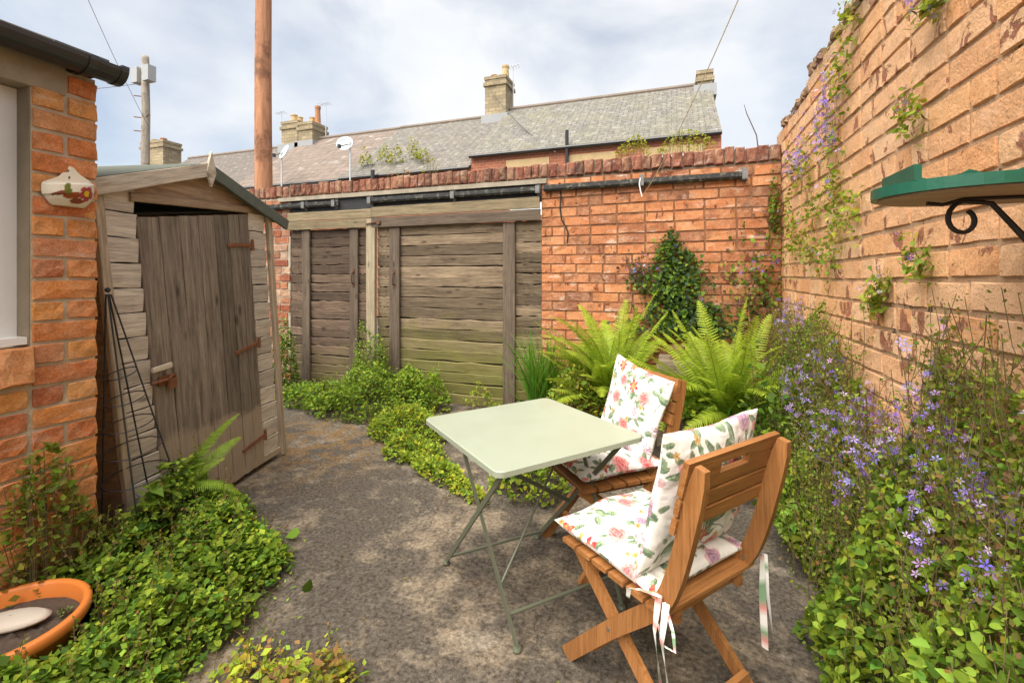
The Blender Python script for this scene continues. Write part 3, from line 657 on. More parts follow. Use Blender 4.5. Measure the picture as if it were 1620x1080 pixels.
splank('turn_button', SP(.13, -.036, .885), SP(.245, -.036, .895), .026, .014, barge_m, dr, seg=2)
# barge boards, finial, roof, sides, bearers
for (s0, s1) in ((-.13, .595), (1.33, .605)):
    splank('bargeboard', SP(s0, -.055, gz(s0) + .0), SP(s1, -.055, PZ + .0), .075, .018, barge_m if s0 < 0 else felt, jit=.001)
fm = frame(SP(.60, -.078, PZ - .015), ES, y=ED); fq = MB(); fq.extrude([(0, -.085), (.036, .0), (0, .125), (-.036, 0)], 0, .014); fq.build('finial', barge_m, shed, fm)
for sgn, s0 in ((-1, -.14), (1, 1.34)):
    q = MB(); a = [SP(.60, -.07, PZ + .026), SP(s0, -.07, gz(s0) + .026), SP(s0, SD + .08, gz(s0) + .026), SP(.60, SD + .08, PZ + .026)]
    V = a + [p + Vector((0, 0, .016)) for p in a]; q.add([tuple(p) for p in V], BOXF); q.build('roof_felt', felt, shed)
q = MB()
for (s_, nrm) in ((-.045, -ES), (WS - .006, ES)):
    a = [SP(s_, .02, .06), SP(s_, SD, .06), SP(s_, SD, gz(s_) + .02), SP(s_, .02, gz(s_) + .02)]; V = a + [p - Vector(nrm) * .014 for p in a]; q.add([tuple(p) for p in V], BOXF)
a = [SP(0, SD, .06), SP(WS, SD, .06), SP(WS, SD, 1.8), SP(0, SD, 1.8)]; V = a + [p + ED * .014 for p in a]; q.add([tuple(p) for p in V], BOXF)
a = [SP(0.01, 0.02, .06), SP(WS - .01, 0.02, .06), SP(WS - .01, SD, .06), SP(0.01, SD, .06)]; V = a + [p + Vector((0, 0, .02)) for p in a]; q.add([tuple(p) for p in V], BOXF)
q.build('side_wall', clad2, shed)
q = MB()
for (s0, s1) in ((-.04, .15), (.965, WS - .02)):
    a = [SP(s0, .004, .07), SP(s1, .004, .07), SP(s1, .004, 1.79), SP(s0, .004, 1.79)]; V = a + [p + ED * .01 for p in a]; q.add([tuple(p) for p in V], BOXF)
q.build('cladding_shade_sheet', dark, shed)  # added dark sheets behind the cladding, standing in for shade in its gaps
for s_ in (.12, .58, 1.06): splank('bearer', SP(s_, .012, .03), SP(s_, SD, .03), .06, .06, trim, nrm=Vector((0, 0, 1)), seg=3)
splank('bottom_rail', SP(-.0, -.0, .055), SP(WS, -.0, .055), .045, .02, trim)
# ------------------------------------------------------------------ terraced houses over the back lane
def tex_roof(name, c1, c2, mort, sx, sy, bs=0.4, moss=(0.20, 0.19, 0.10)):
    m, n, l, b = nodes(name); v = coords(n, l, 'Object')
    bt = n.new('ShaderNodeTexBrick'); l.new(v, bt.inputs['Vector']); bt.inputs['Scale'].default_value = 1.0; bt.inputs['Brick Width'].default_value = sx; bt.inputs['Row Height'].default_value = sy
    bt.inputs['Mortar Size'].default_value = 0.012; bt.inputs['Mortar Smooth'].default_value = 0.3; bt.inputs['Color1'].default_value = c1 + (1,); bt.inputs['Color2'].default_value = c2 + (1,); bt.inputs['Mortar'].default_value = mort + (1,)
    c = bt.outputs[0]
    c = mix(n, l, ramp(n, l, noise(n, l, v, 0.9, 8, 0.7, 0.5), [(0.42, 0.0), (0.70, 0.6)]), c, moss)
    c = mix(n, l, ramp(n, l, noise(n, l, coords(n, l, 'Object', scale=(3.5, 0.7, 1)), 2.2, 6, 0.7), [(0.35, 0.55), (0.6, 0.0)]), c, tuple(x * .35 for x in c2))
    c = mix(n, l, ramp(n, l, noise(n, l, coords(n, l, 'Object', scale=(1 / sx, 1 / sy, 1)), 1.1, 2, 0.5), [(0.62, 0.0), (0.68, 0.4)]), c, (0.40, 0.38, 0.35))
    l.new(c, b.inputs['Base Color']); b.inputs['Roughness'].default_value = 0.75
    bump(n, l, b, bt.outputs['Fac'], -bs, 0.03); return m
slate1 = tex_roof('slate_roof', (0.22, 0.205, 0.18), (0.15, 0.14, 0.125), (0.045, 0.042, 0.04), 0.30, 0.20)
slate2 = tex_roof('old_slate_roof', (0.215, 0.195, 0.17), (0.14, 0.128, 0.115), (0.045, 0.042, 0.04), 0.28, 0.19, moss=(0.16, 0.14, 0.09))
tile = tex_roof('brown_tile_roof', (0.22, 0.165, 0.135), (0.165, 0.125, 0.10), (0.03, 0.024, 0.02), 0.8, 0.34, 1.0, moss=(0.20, 0.16, 0.12))
tile2 = tex_roof('brown_grey_roof', (0.17, 0.14, 0.12), (0.12, 0.10, 0.085), (0.04, 0.034, 0.03), 0.3, 0.2, moss=(0.12, 0.10, 0.075))
def tex_wall(name, c1, c2, mort, sx=0.235, sy=0.085):
    m, n, l, b = nodes(name); v = coords(n, l, 'World', scale=(1, 0, 1)); cmb = n.new('ShaderNodeSeparateXYZ'); g = wpos(n); l.new(g, cmb.inputs[0]); xy = n.new('ShaderNodeCombineXYZ')
    l.new(mth(n, l, 'ADD', cmb.outputs[0], cmb.outputs[1]), xy.inputs[0]); l.new(cmb.outputs[2], xy.inputs[1])
    bt = n.new('ShaderNodeTexBrick'); l.new(xy.outputs[0], bt.inputs['Vector']); bt.inputs['Scale'].default_value = 1.0; bt.inputs['Brick Width'].default_value = sx; bt.inputs['Row Height'].default_value = sy
    bt.inputs['Mortar Size'].default_value = 0.008; bt.inputs['Color1'].default_value = c1 + (1,); bt.inputs['Color2'].default_value = c2 + (1,); bt.inputs['Mortar'].default_value = mort + (1,)
    c = mix(n, l, ramp(n, l, noise(n, l, g, 1.3, 7, 0.7), [(0.4, 0.0), (0.75, 0.5)]), bt.outputs[0], tuple(x * .5 for x in c1))
    l.new(c, b.inputs['Base Color']); b.inputs['Roughness'].default_value = 0.9; bump(n, l, b, bt.outputs['Fac'], -0.4, 0.02); return m
tbrick = tex_wall('terrace_brick', (0.42, 0.135, 0.065), (0.34, 0.10, 0.05), (0.36, 0.25, 0.18))
cbrick = tex_wall('buff_chimney_stone', (0.42, 0.34, 0.21), (0.27, 0.215, 0.135), (0.15, 0.12, 0.08), 0.30, 0.15)
pot_m = plain('clay_pot', (0.42, 0.20, 0.10), 0.9, var=0.4, scale=6); pot_b = plain('buff_pot', (0.50, 0.36, 0.18), 0.9, var=0.4, scale=6)
stone = plain('sandstone_lintel', (0.46, 0.33, 0.17), 0.9, var=0.35, scale=4); white = plain('white_fascia', (0.75, 0.75, 0.74), 0.6, var=0.05)
lead = plain('lead_flashing', (0.30, 0.31, 0.32), 0.6, var=0.2)
YE, YR = 13.5, 17.3
def terrace(label, x0, x1, ez, rz, roofm, lintels=(), fascia=None, rz1=None):
    t = thing('terraced_house', label, 'house', ((x0 + x1) / 2, YE + 3.8, 0)); rz1 = rz if rz1 is None else rz1
    q = MB(); q.box(x0 + .003, x1 - .003, YE, YR + 3.8, 0, ez - .02); q.build('wall', tbrick, t)
    q = MB(); q.add([(x0 + .003, YE, ez - .019), (x0 + .003, YR + 3.8, ez - .019), (x0 + .003, YR, rz1 - .1), (x1 - .003, YE, ez - .019), (x1 - .003, YR + 3.8, ez - .019), (x1 - .003, YR, rz - .1)], [(0, 1, 2), (3, 5, 4), (0, 2, 5, 3), (1, 4, 5, 2), (0, 3, 4, 1)]); q.build('gable', tbrick, t)
    for sg in (-1, 1):
        ye = YR - sg * (-1) * 0 + (-3.87 if sg < 0 else 3.87)
        mw = frame((x0, ye, ez), (x1 - x0, 0, rz - rz1), y=(0, YR - ye, rz1 - ez)); L = math.hypot(YR - ye, rz1 - ez)
        if sg > 0: mw = frame((x1, ye, ez), (x0 - x1, 0, 0), y=(0, YR - ye, rz - ez))
        q = MB(); Lx = math.hypot(x1 - x0, rz - rz1)
        q.add([(0, 0, 0), (Lx, 0 if sg > 0 else 0, 0), (Lx, L, 0), (0, L, 0), (0, 0, .05), (Lx, 0, .05), (Lx, L, .05), (0, L, .05)], BOXF); rf = q.build('roof', roofm, t, mw)
    q = MB(); q.tube([(x0, YR, rz1 + .06), (x1, YR, rz + .06)], .10, 8); q.build('ridge_tiles', plain('ridge_clay', (0.20, 0.16, 0.13), 0.9, var=0.4, scale=3), t)
    q = MB(); q.tube([(x0, YE - .13, ez - .03), (x1, YE - .13, ez - .03)], .06, 8); q.build('gutter', gb, t)
    if fascia: core('fascia', x0, x1, YE - .05, YE - .03, ez - .30, ez - .02, fascia, t)
    for (a, b_) in lintels:
        core('window_lintel', a, b_, YE - .03, YE + .1, ez - .47, ez - .24, stone, t)
        wq = MB(); wq.box(a + .12, b_ - .12, YE - .012, YE + .05, ez - 2.0, ez - .475); wi = wq.build('window', wp, t)
        core('pane', a + .2, b_ - .2, YE - .016, YE - .011, ez - 1.9, ez - .56, gl, wi)
    return t
ta = terrace('slate roofed red brick terraced house with the end chimney and stone lintels', -6.18, 1.25, 5.27, 8.05, slate1, ((-4.95, -3.55), (-2.95, -1.55), (-.75, .85)))
tb = terrace('slate roofed terraced house stepped down beside the end house, with roof weeds', -11.3, -6.183, 4.92, 7.86, slate2)
tcx = terrace('terraced house with brown tiled roof and white fascia', -16.6, -11.303, 4.88, 7.84, tile, fascia=white)
td = terrace('far grey roofed terraced house left of the brown tiled house', -24.5, -16.603, 4.80, 7.66, tile2, fascia=lead)
te = terrace('farthest grey roofed terraced house behind the shed', -34.0, -24.503, 4.6, 7.36, tile2, fascia=lead)
def chimney(name, par, x0, x1, z0, z1, pots):
    q = MB(); q.box(x0, x1, YR - .48, YR + .48, z0, z1); q.box(x0 - .06, x1 + .06, YR - .54, YR + .54, z1 - .38, z1 - .24); q.box(x0 - .03, x1 + .03, YR - .51, YR + .51, z1 - .12, z1 + .0005)
    c = q.build('chimney', cbrick, par)
    for (x, rr, hh, mt) in pots:
        p = MB(); p.lathe([(rr * 1.15, 0), (rr, .06), (rr * .85, hh * .8), (rr, hh * .88), (rr, hh), (rr * .7, hh)], 12, (x, YR, z1)); p.build('chimney_pot', mt, c)
    q = MB(); q.box(x0 - .12, x1 + .12, YR - .60, YR + .60, z0 - .1, z0 + .30); q.build('flashing', lead, c)
chimney('chimney', tb, -7.08, -6.2, 7.5, 9.35, ((-6.85, .17, .22, pot_m), (-6.38, .15, .55, pot_b)))
chimney('chimney', td, -17.6, -16.62, 7.35, 8.75, ((-17.3, .17, .45, pot_b), (-16.95, .15, .30, pot_b)))
chimney('chimney', tcx, -16.58, -15.75, 7.40, 8.60, ((-16.2, .14, .35, pot_b), (-15.88, .14, .85, pot_m)))
chimney('chimney', te, -27.6, -25.8, 7.0, 8.75, ((-27.2, .17, .25, pot_b), (-26.5, .17, .25, pot_m)))
chimney('chimney', ta, 0.80, 1.28, 7.6, 8.42, ())
q = MB(); q.tube([(-2.98, YE - .12, 3.2), (-2.98, YE - .12, 5.75)], .055, 8); q.build('vent_pipe', gb, ta)
q = MB(); q.tube([(-9.75, YE - .30, 3.2), (-9.75, YE - .30, 5.05)], .07, 8); q.build('vent_pipe', gb, tb)
# masts, dishes and aerials
galv = plain('galvanised_steel', (0.55, 0.57, 0.58), 0.45, 0.4, 0.1); dishm = plain('pale_grey_dish', (0.42, 0.47, 0.50), 0.5, var=0.1)
def dish(label, x, z, zp):
    t = thing('satellite_dish', label, 'dish', (x, YE - .35, zp))
    q = MB(); q.tube([(x, YE - .35, zp), (x, YE - .35, z + .05)], .028, 8); q.build('mast', galv, t)
    q = MB(); q.lathe([(0.001, -.085), (.10, -.078), (.2, -.05), (.29, -.008), (.295, .0), (.285, .0), (.2, -.04), (.1, -.068), (.001, -.075)], 24)
    q.build('reflector', dishm, t, T(x - .18 if 'pale' in label else x + .18, YE - .42, z) @ Matrix.Rotation(rad(20 if 'pale' in label else -20), 4, 'Z') @ Matrix.Rotation(rad(68), 4, 'X'), True)
    q = MB(); q.tube([(x, YE - .40, z - .05), (x + (.1 if 'pale' not in label else -.1), YE - .78, z - .22)], .018, 6); q.box(x + (.06 if 'pale' not in label else -.14), x + (.14 if 'pale' not in label else -.06), YE - .84, YE - .74, z - .28, z - .16); q.build('receiver_arm', gb, t)
dish('grey satellite dish on a white mast beside the tall brown pole', -13.75, 6.0, 3.0)
dish('pale satellite dish on a galvanised mast before the tiled roof', -10.65, 6.05, 3.0)
def aerial(label, x, y, z0, z1):
    q = MB(); q.tube([(x, y, z0), (x, y, z1)], .02, 6); q.tube([(x - .35, y, z1 - .1), (x + .3, y - .1, z1 - .05)], .012, 5)
    for k in range(5): q.tube([(x - .3 + k * .13, y - .18, z1 - .09), (x - .3 + k * .13, y + .18, z1 - .09)], .007, 4)
    tag(q.build('tv_aerial', galv), label, 'aerial')
aerial('thin rooftop aerial left of the potted chimney', -18.1, YR, 7.6, 9.5); aerial('thin rooftop aerial right of the potted chimney', -15.4, YR, 7.8, 9.6); aerial('thin aerial mast beside the tall stone chimney', -6.05, YR, 8.0, 9.9)
# ------------------------------------------------------------------ poles and wires
def pole_mat(name, a, b_):
    m, n, l, b = nodes(name); v = coords(n, l, 'Object', scale=(9, 9, .8)); f = noise(n, l, v, 1.5, 8, 0.72, 1.2)
    c = mix(n, l, ramp(n, l, f, [(0.3, 0.0), (0.7, 1.0)]), a, b_); c = mix(n, l, ramp(n, l, noise(n, l, coords(n, l, 'Object'), 2.2, 6, 0.7), [(0.5, 0.0), (0.62, 0.7)]), c, tuple(x * .45 for x in a))
    l.new(c, b.inputs['Base Color']); b.inputs['Roughness'].default_value = 0.8; bump(n, l, b, f, 0.6, 0.01); return m
tp = thing('telegraph_pole', 'tall reddish brown telegraph pole in the lane behind the wall', 'pole', (-6.61, 5.94, 0))
q = MB(); q.tube([(-6.61 + .012 * math.sin(i), 5.94, -.1 + i * 1.0) for i in range(10)], [.150 - .004 * i for i in range(10)], 18); q.build('shaft', pole_mat('treated_pole_wood', (0.26, 0.10, 0.045), (0.55, 0.27, 0.14)), tp, smooth=True)
fp = thing('telegraph_pole', 'grey weathered telegraph pole with junction boxes and step irons far off', 'pole', (-16.38, 10.13, 0))
q = MB(); q.tube([(-16.38 + .02 * math.sin(i * 2), 10.13, -.1 + i * .97) for i in range(10)], [.15 - .005 * i for i in range(10)], 12); q.build('shaft', pole_mat('grey_pole_wood', (0.20, 0.165, 0.13), (0.46, 0.40, 0.32)), fp, smooth=True)
for sx_ in (-.28, .26):
    q = MB(); q.box(-16.38 + sx_ - .14, -16.38 + sx_ + .14, 9.95, 10.2, 7.75, 8.25); q.build('junction_box', plain('box_grey', (0.36, 0.37, 0.37), 0.6), fp)
for k, z in enumerate((5.0, 6.15, 6.6, 7.3)):
    for sg in ((-1,) if k % 2 else (-1, 1)):
        q = MB(); q.tube([(-16.38, 10.13, z), (-16.38 + sg * .36, 10.0, z + .04)], .018, 5); q.build('step_iron', rust, fp)
wire_m = plain('cable', (0.08, 0.08, 0.08), 0.6, bmp=0)
def wire(label, a, b_, sag, rr, mat=wire_m, n=14, cat='cable', name='overhead_cable'):
    a, b_ = Vector(a), Vector(b_); q = MB()
    q.tube([a.lerp(b_, i / n) - Vector((0, 0, sag * 4 * (i / n) * (1 - i / n))) for i in range(n + 1)], rr, 5); return tag(q.build(name, mat), label, cat)
wire('thin cable from the far pole down to the left', (-16.6, 10.0, 7.7), (-20.0, 5.5, 6.2), .2, .008)
wire('thin cable rising from the far pole over the roofs', (-16.2, 10.1, 6.3), (-9.5, 3.5, 9.6), .3, .006)
wire('slack cable draped from the tall chimney to the end house eaves', (-6.7, YR - .5, 8.6), (-3.3, YE - .2, 5.1), .2, .018)
q = MB(); q.tube([(0.72, 4.52, 2.45), (0.70, 4.51, 2.62), (0.62, 4.5, 2.82), (0.60, 4.5, 2.9)], [.006, .005, .004, .002], 5); tag(q.build('dead_stem', plain('dry_stem', (0.10, 0.07, 0.05), 0.9, bmp=0)), 'bare dry stem standing on the wall coping near the corner', 'stem')
# clothes line tied to a hook on the wall
cord = plain('cream_cord', (0.70, 0.60, 0.42), 0.8, var=0.1, bmp=0.1)
wl_ = thing('washing_line', 'cream washing line tied to a hook on the orange wall', 'cord', (-0.26, 4.33, 2.15))
q = MB(); a, b_ = Vector((-.262, 4.315, 2.10)), Vector((1.2, -.56, 4.72)); n_ = 24
q.tube([a.lerp(b_, i / n_) - Vector((0, 0, .42 * 4 * (i / n_) * (1 - i / n_))) for i in range(n_ + 1)], .003, 6); q.build('line', cord, wl_)
q = MB(); q.tube([(-.275, 4.318, 2.275), (-.288, 4.322, 2.22), (-.275, 4.315, 2.15), (-.262, 4.315, 2.10)], .005, 6); q.build('tail', plain('white_cord', (0.8, 0.8, 0.78), 0.8, bmp=0), wl_)
# ------------------------------------------------------------------ folding table
oak = None
sage, n, l, b = nodes('sage_green_paint'); v = coords(n, l, 'Object'); f = noise(n, l, v, 3.5, 8, 0.7); sc_n = noise(n, l, coords(n, l, 'Object', scale=(3, 60, 1)), 2.0, 6, 0.8)
l.new(mix(n, l, ramp(n, l, noise(n, l, v, 70, 5, 0.7), [(0.70, 0.0), (0.76, 0.2)]), mix(n, l, f, (0.295, 0.33, 0.25), (0.325, 0.36, 0.275)), (0.20, 0.21, 0.15)), b.inputs['Base Color']); l.new(mth(n, l, 'ADD', mth(n, l, 'MULTIPLY', sc_n, 0.12), mth(n, l, 'MULTIPLY', f, 0.62)), b.inputs['Roughness'])
olive = plain('olive_green_metal', (0.115, 0.125, 0.085), 0.42, var=0.15, scale=8, bmp=0.05)
ZT = 0.71
tA, tF, tR, tB = C2(-.410, 2.140), C2(-.036, 1.533), C2(.564, 1.881), C2(.167, 2.501)
tc_ = (tA + tF + tR + tB) / 4
ux = ((tR - tF) + (tB - tA)).normalized(); uy = Vector((-ux.y, ux.x, 0)); HS = 0.353
tbl = thing('folding_table', 'square sage green metal folding bistro table', 'table', tuple(tc_))
TF = frame(tc_, ux, y=uy)          # local x towards the far chair, y away from the near chair
def rrect(h, r, n=6):
    P = []
    for (sx, sy, a0) in ((1, 1, 0), (-1, 1, 90), (-1, -1, 180), (1, -1, 270)):
        for k in range(n + 1):
            a = rad(a0 + 90 * k / n); P.append((sx * (h - r) + r * math.cos(a), sy * (h - r) + r * math.sin(a)))
    return P
q = MB(); o0, o1, o2 = rrect(HS, .035), rrect(HS, .035), rrect(HS - .004, .033); k = len(o0)
q.add([(x, y, ZT - .022) for x, y in o0] + [(x, y, ZT - .003) for x, y in o1] + [(x, y, ZT) for x, y in o2] + [(x * .985, y * .985, ZT - .022) for x, y in o0] + [(x * .985, y * .985, ZT - .004) for x, y in o0],
      [(i, (i + 1) % k, (i + 1) % k + k, i + k) for i in range(k)] + [(i + k, (i + 1) % k + k, (i + 1) % k + 2 * k, i + 2 * k) for i in range(k)] + [tuple(range(2 * k, 3 * k))] + [(i + 3 * k, (i + 1) % k + 3 * k, (i + 1) % k, i) for i in range(k)] + [(i + 4 * k, (i + 1) % k + 4 * k, (i + 1) % k + 3 * k, i + 3 * k) for i in range(k)] + [tuple(range(5 * k - 1, 4 * k - 1, -1))])
q.build('tabletop', sage, tbl, TF)
fa, fb, fc, fd = C2(-.3146, 2.177), C2(.0185, 1.669), C2(.1326, 2.388), C2(.4548, 1.882)
def bar(a, b_, w_, t_, nrm):
    a, b_ = Vector(a), Vector(b_); x = (b_ - a); m = frame(a, x, y=Vector(nrm)); L = x.length; return m, L
def flat(nm, a, b_, w_, t_, nrm, par, mat=olive):
    m, L = bar(a, b_, w_, t_, nrm); q = MB(); q.box(0, L, -t_ / 2, t_ / 2, -w_ / 2, w_ / 2); return q.build(nm, mat, par, m)
iTF = TF.inverted()
def tl(p): return iTF @ Vector(p)
def up(p, z): return Vector((p.x, p.y, z))
# tops of the legs in table coordinates (x, y)
T2 = TF @ Vector((-HS + .055, -HS + .05, ZT - .026)); T1 = TF @ Vector((-HS + .045, .03, ZT - .026))
T4 = TF @ Vector((HS - .075, -HS + .05, ZT - .026)); T3 = TF @ Vector((HS - .065, .03, ZT - .026))
for nm, a, b_ in (('leg', T2, fa), ('leg', T1, fb), ('leg', T4, fc), ('leg', T3, fd)):
    lg_ = flat(nm, a, up(b_, .012), .020, .007, ux, tbl)
    ft = MB(); ft.lathe([(.001, .0), (.016, .0), (.018, .006), (.014, .014), (.001, .015)], 10, (0, 0, 0)); ft.build('foot', olive, lg_, T(b_.x, b_.y, 0.001))
def rod(nm, a, b_, r_, par=tbl):
    q = MB(); q.tube([a, b_], r_, 8); return q.build(nm, olive, par)
def on(a, b_, z):
    t = (a.z - z) / (a.z - 0.012); return a.lerp(up(b_, .012), t)
rod('stretcher', on(T2, fa, .055), on(T4, fc, .055), .0065); rod('stretcher', on(T1, fb, .11), on(T3, fd, .11), .0065)
flat('brace', on(T1, fb, .665), on(T4, fc, .30), .018, .006, uy, tbl); rod('brace', T3, on(T1, fb, .20), .005)
flat('slide_rail', TF @ Vector((-HS + .05, -HS + .03, ZT - .025)), TF @ Vector((-HS + .05, HS - .03, ZT - .025)), .012, .02, ux, tbl); flat('slide_rail', TF @ Vector((HS - .07, -HS + .03, ZT - .025)), TF @ Vector((HS - .07, HS - .03, ZT - .025)), .012, .02, ux, tbl)
# ------------------------------------------------------------------ folding wooden chairs
acacia = wood_mat('oiled_acacia', (0.44, 0.20, 0.068), (0.23, 0.09, 0.028), grain=1.0, rand=0.12, gloss=0.42, knots=False)
brass = plain('steel_bolt', (0.35, 0.33, 0.30), 0.35, 0.8, 0.1)
CW = 0.449
def offset_poly(pts, w):
    """closed outline of a bent board, pts = centre line (y, z)"""
    A, B = [], []
    for i, p in enumerate(pts):
        a, b_ = Vector(pts[max(i - 1, 0)]), Vector(pts[min(i + 1, len(pts) - 1)]); t = (b_ - a).normalized(); nrm = Vector((-t.y, t.x))
        ww = w[i] if isinstance(w, list) else w
        A.append(Vector(p) + nrm * ww / 2); B.append(Vector(p) - nrm * ww / 2)
    return A + B[::-1]
def board_lat(poly, x0, x1, mw, nm, par, mat):
    """outline in (y, z), thickness along lateral x; strips so that concave outlines stay clean. Local x = grain"""
    k = len(poly); h = k // 2; V = [(x0, p[0], p[1]) for p in poly] + [(x1, p[0], p[1]) for p in poly]; Fs = []
    for i in range(h - 1):
        a, b_, c, d = i, i + 1, k - 2 - i, k - 1 - i; Fs += [(a, d, c, b_), (a + k, b_ + k, c + k, d + k)]
    Fs += [(i, (i + 1) % k, (i + 1) % k + k, i + k) for i in range(k)]
    # put grain along the board: swap axes so local x follows z
    sw = Matrix(((0, 0, 1, 0), (0, 1, 0, 0), (-1, 0, 0, 0), (0, 0, 0, 1)))       # new = (z, y, -x)
    V2 = [sw @ Vector(v) for v in V]; return put(nm, mesh(nm, V2, Fs, mat), par, mw @ sw.inverted())
def chair(label, M_, group=None):
    """M_: frame with x to the sitter's right (0..CW), y forward, z up; origin under the top of the left upright"""
    ch = put('folding_chair', None, None, M_ @ T(CW / 2, .25, 0)); tag(ch, label, 'chair', group)
    cl = [(.520, -.0), (.30, .232), (.135, .392), (.085, .455), (.052, .53), (.02, .64), (-.035, .868)]
    fine = []
    for i in range(len(cl) - 1):
        for k in range(4):
            t = k / 4; p0, p1, p2, p3 = [Vector(cl[min(max(i + d, 0), len(cl) - 1)]) for d in (-1, 0, 1, 2)]
            fine.append(tuple(0.5 * ((2 * p1) + (-p0 + p2) * t + (2 * p0 - 5 * p1 + 4 * p2 - p3) * t * t + (-p0 + 3 * p1 - 3 * p2 + p3) * t ** 3)))
    fine.append(cl[-1]); wd = [.052] * len(fine); wd[-1] = .03; wd[-2] = .046
    for x0 in (.010, CW - .034):
        u = board_lat(offset_poly(fine, wd), x0, x0 + .024, M_, 'upright', ch, acacia)
        for (y_, z_) in ((.30, .235), (.09, .445)):
            q = MB(); q.tube([(x0 - .002, y_, z_), (x0 + .026, y_, z_)], .0065, 8); q.build('bolt', brass, u, M_)
    for x0 in (.038, CW - .060):
        board_lat(offset_poly([(.505, .405), (.30, .235), (.015, .0)], .042), x0, x0 + .022, M_, 'leg', ch, acacia)
    def lat(nm, y, z, w_, t_, ny, nz, x0=0.0, x1=CW, par=ch):
        m = M_ @ frame((x0, y, z), (1, 0, 0), y=(0, -ny, -nz)); q = hexa_mesh(nm, x1 - x0, t_, w_, mat=acacia, jit=.0004, seg=3, seed=RND.randint(0, 9999), ch=.003)
        return put(nm, q, par, m @ T(0, -t_, -w_ / 2))
    for i in range(6): lat('seat_slat', .105 + i * .077, .414 - .003 * i * 0, .066, .016, 0, 1)
    for x0 in (.062, CW - .084): 
        q = MB(); q.box(x0, x0 + .02, .075, .505, .372, .413); q.build('seat_rail', acacia, ch, M_)
    bx_, bz_ = Vector((-.055 - .0, .228)), 0
    tdir = Vector((-.055, .228)).normalized(); nrm = Vector((tdir.y, -tdir.x))          # forward normal of the back, in (y, z)
    def bk(z): 
        t = (z - .64) / .228; return .02 - .055 * t + .026
    for zc, w_ in ((.742, .050), (.686, .050)): lat('back_slat', bk(zc), zc, w_, .016, nrm.x, nrm.y)
    zc = .825; mt = M_ @ frame((0, bk(zc), zc), (1, 0, 0), y=(0, -nrm.x, -nrm.y)); q = MB(); hh = .052; t_ = .018
    q.box(0, .155, -t_, 0, -hh, hh); q.box(CW - .155, CW, -t_, 0, -hh, hh); q.box(.1551, CW - .1551, -t_, 0, .012, hh); q.box(.1551, CW - .1551, -t_, 0, -hh, -.020)
    q.build('top_slat', acacia, ch, mt)
    q = MB(); q.box(.061, CW - .061, .055, .075, .06, .10); q.build('stretcher', acacia, ch, M_); q = MB(); q.box(.035, CW - .035, .395, .415, .085, .125); q.build('stretcher', acacia, ch, M_)
    q = MB(); q.box(.0345, CW - .0345, .112, .134, .36, .40); q.build('back_rail', acacia, ch, M_)
    return ch
CN = frame(C2(.4617, 1.208), C2(.847, .532), y=C2(-.532, .847)); CFm = frame(C2(.805, 2.185), C2(-.352, .936), y=C2(-.936, -.352))
chair('oiled wooden folding chair with its slatted back and handle slot turned outward', CN)
chair('oiled wooden folding chair beyond the table, standing before the ferns', CFm)
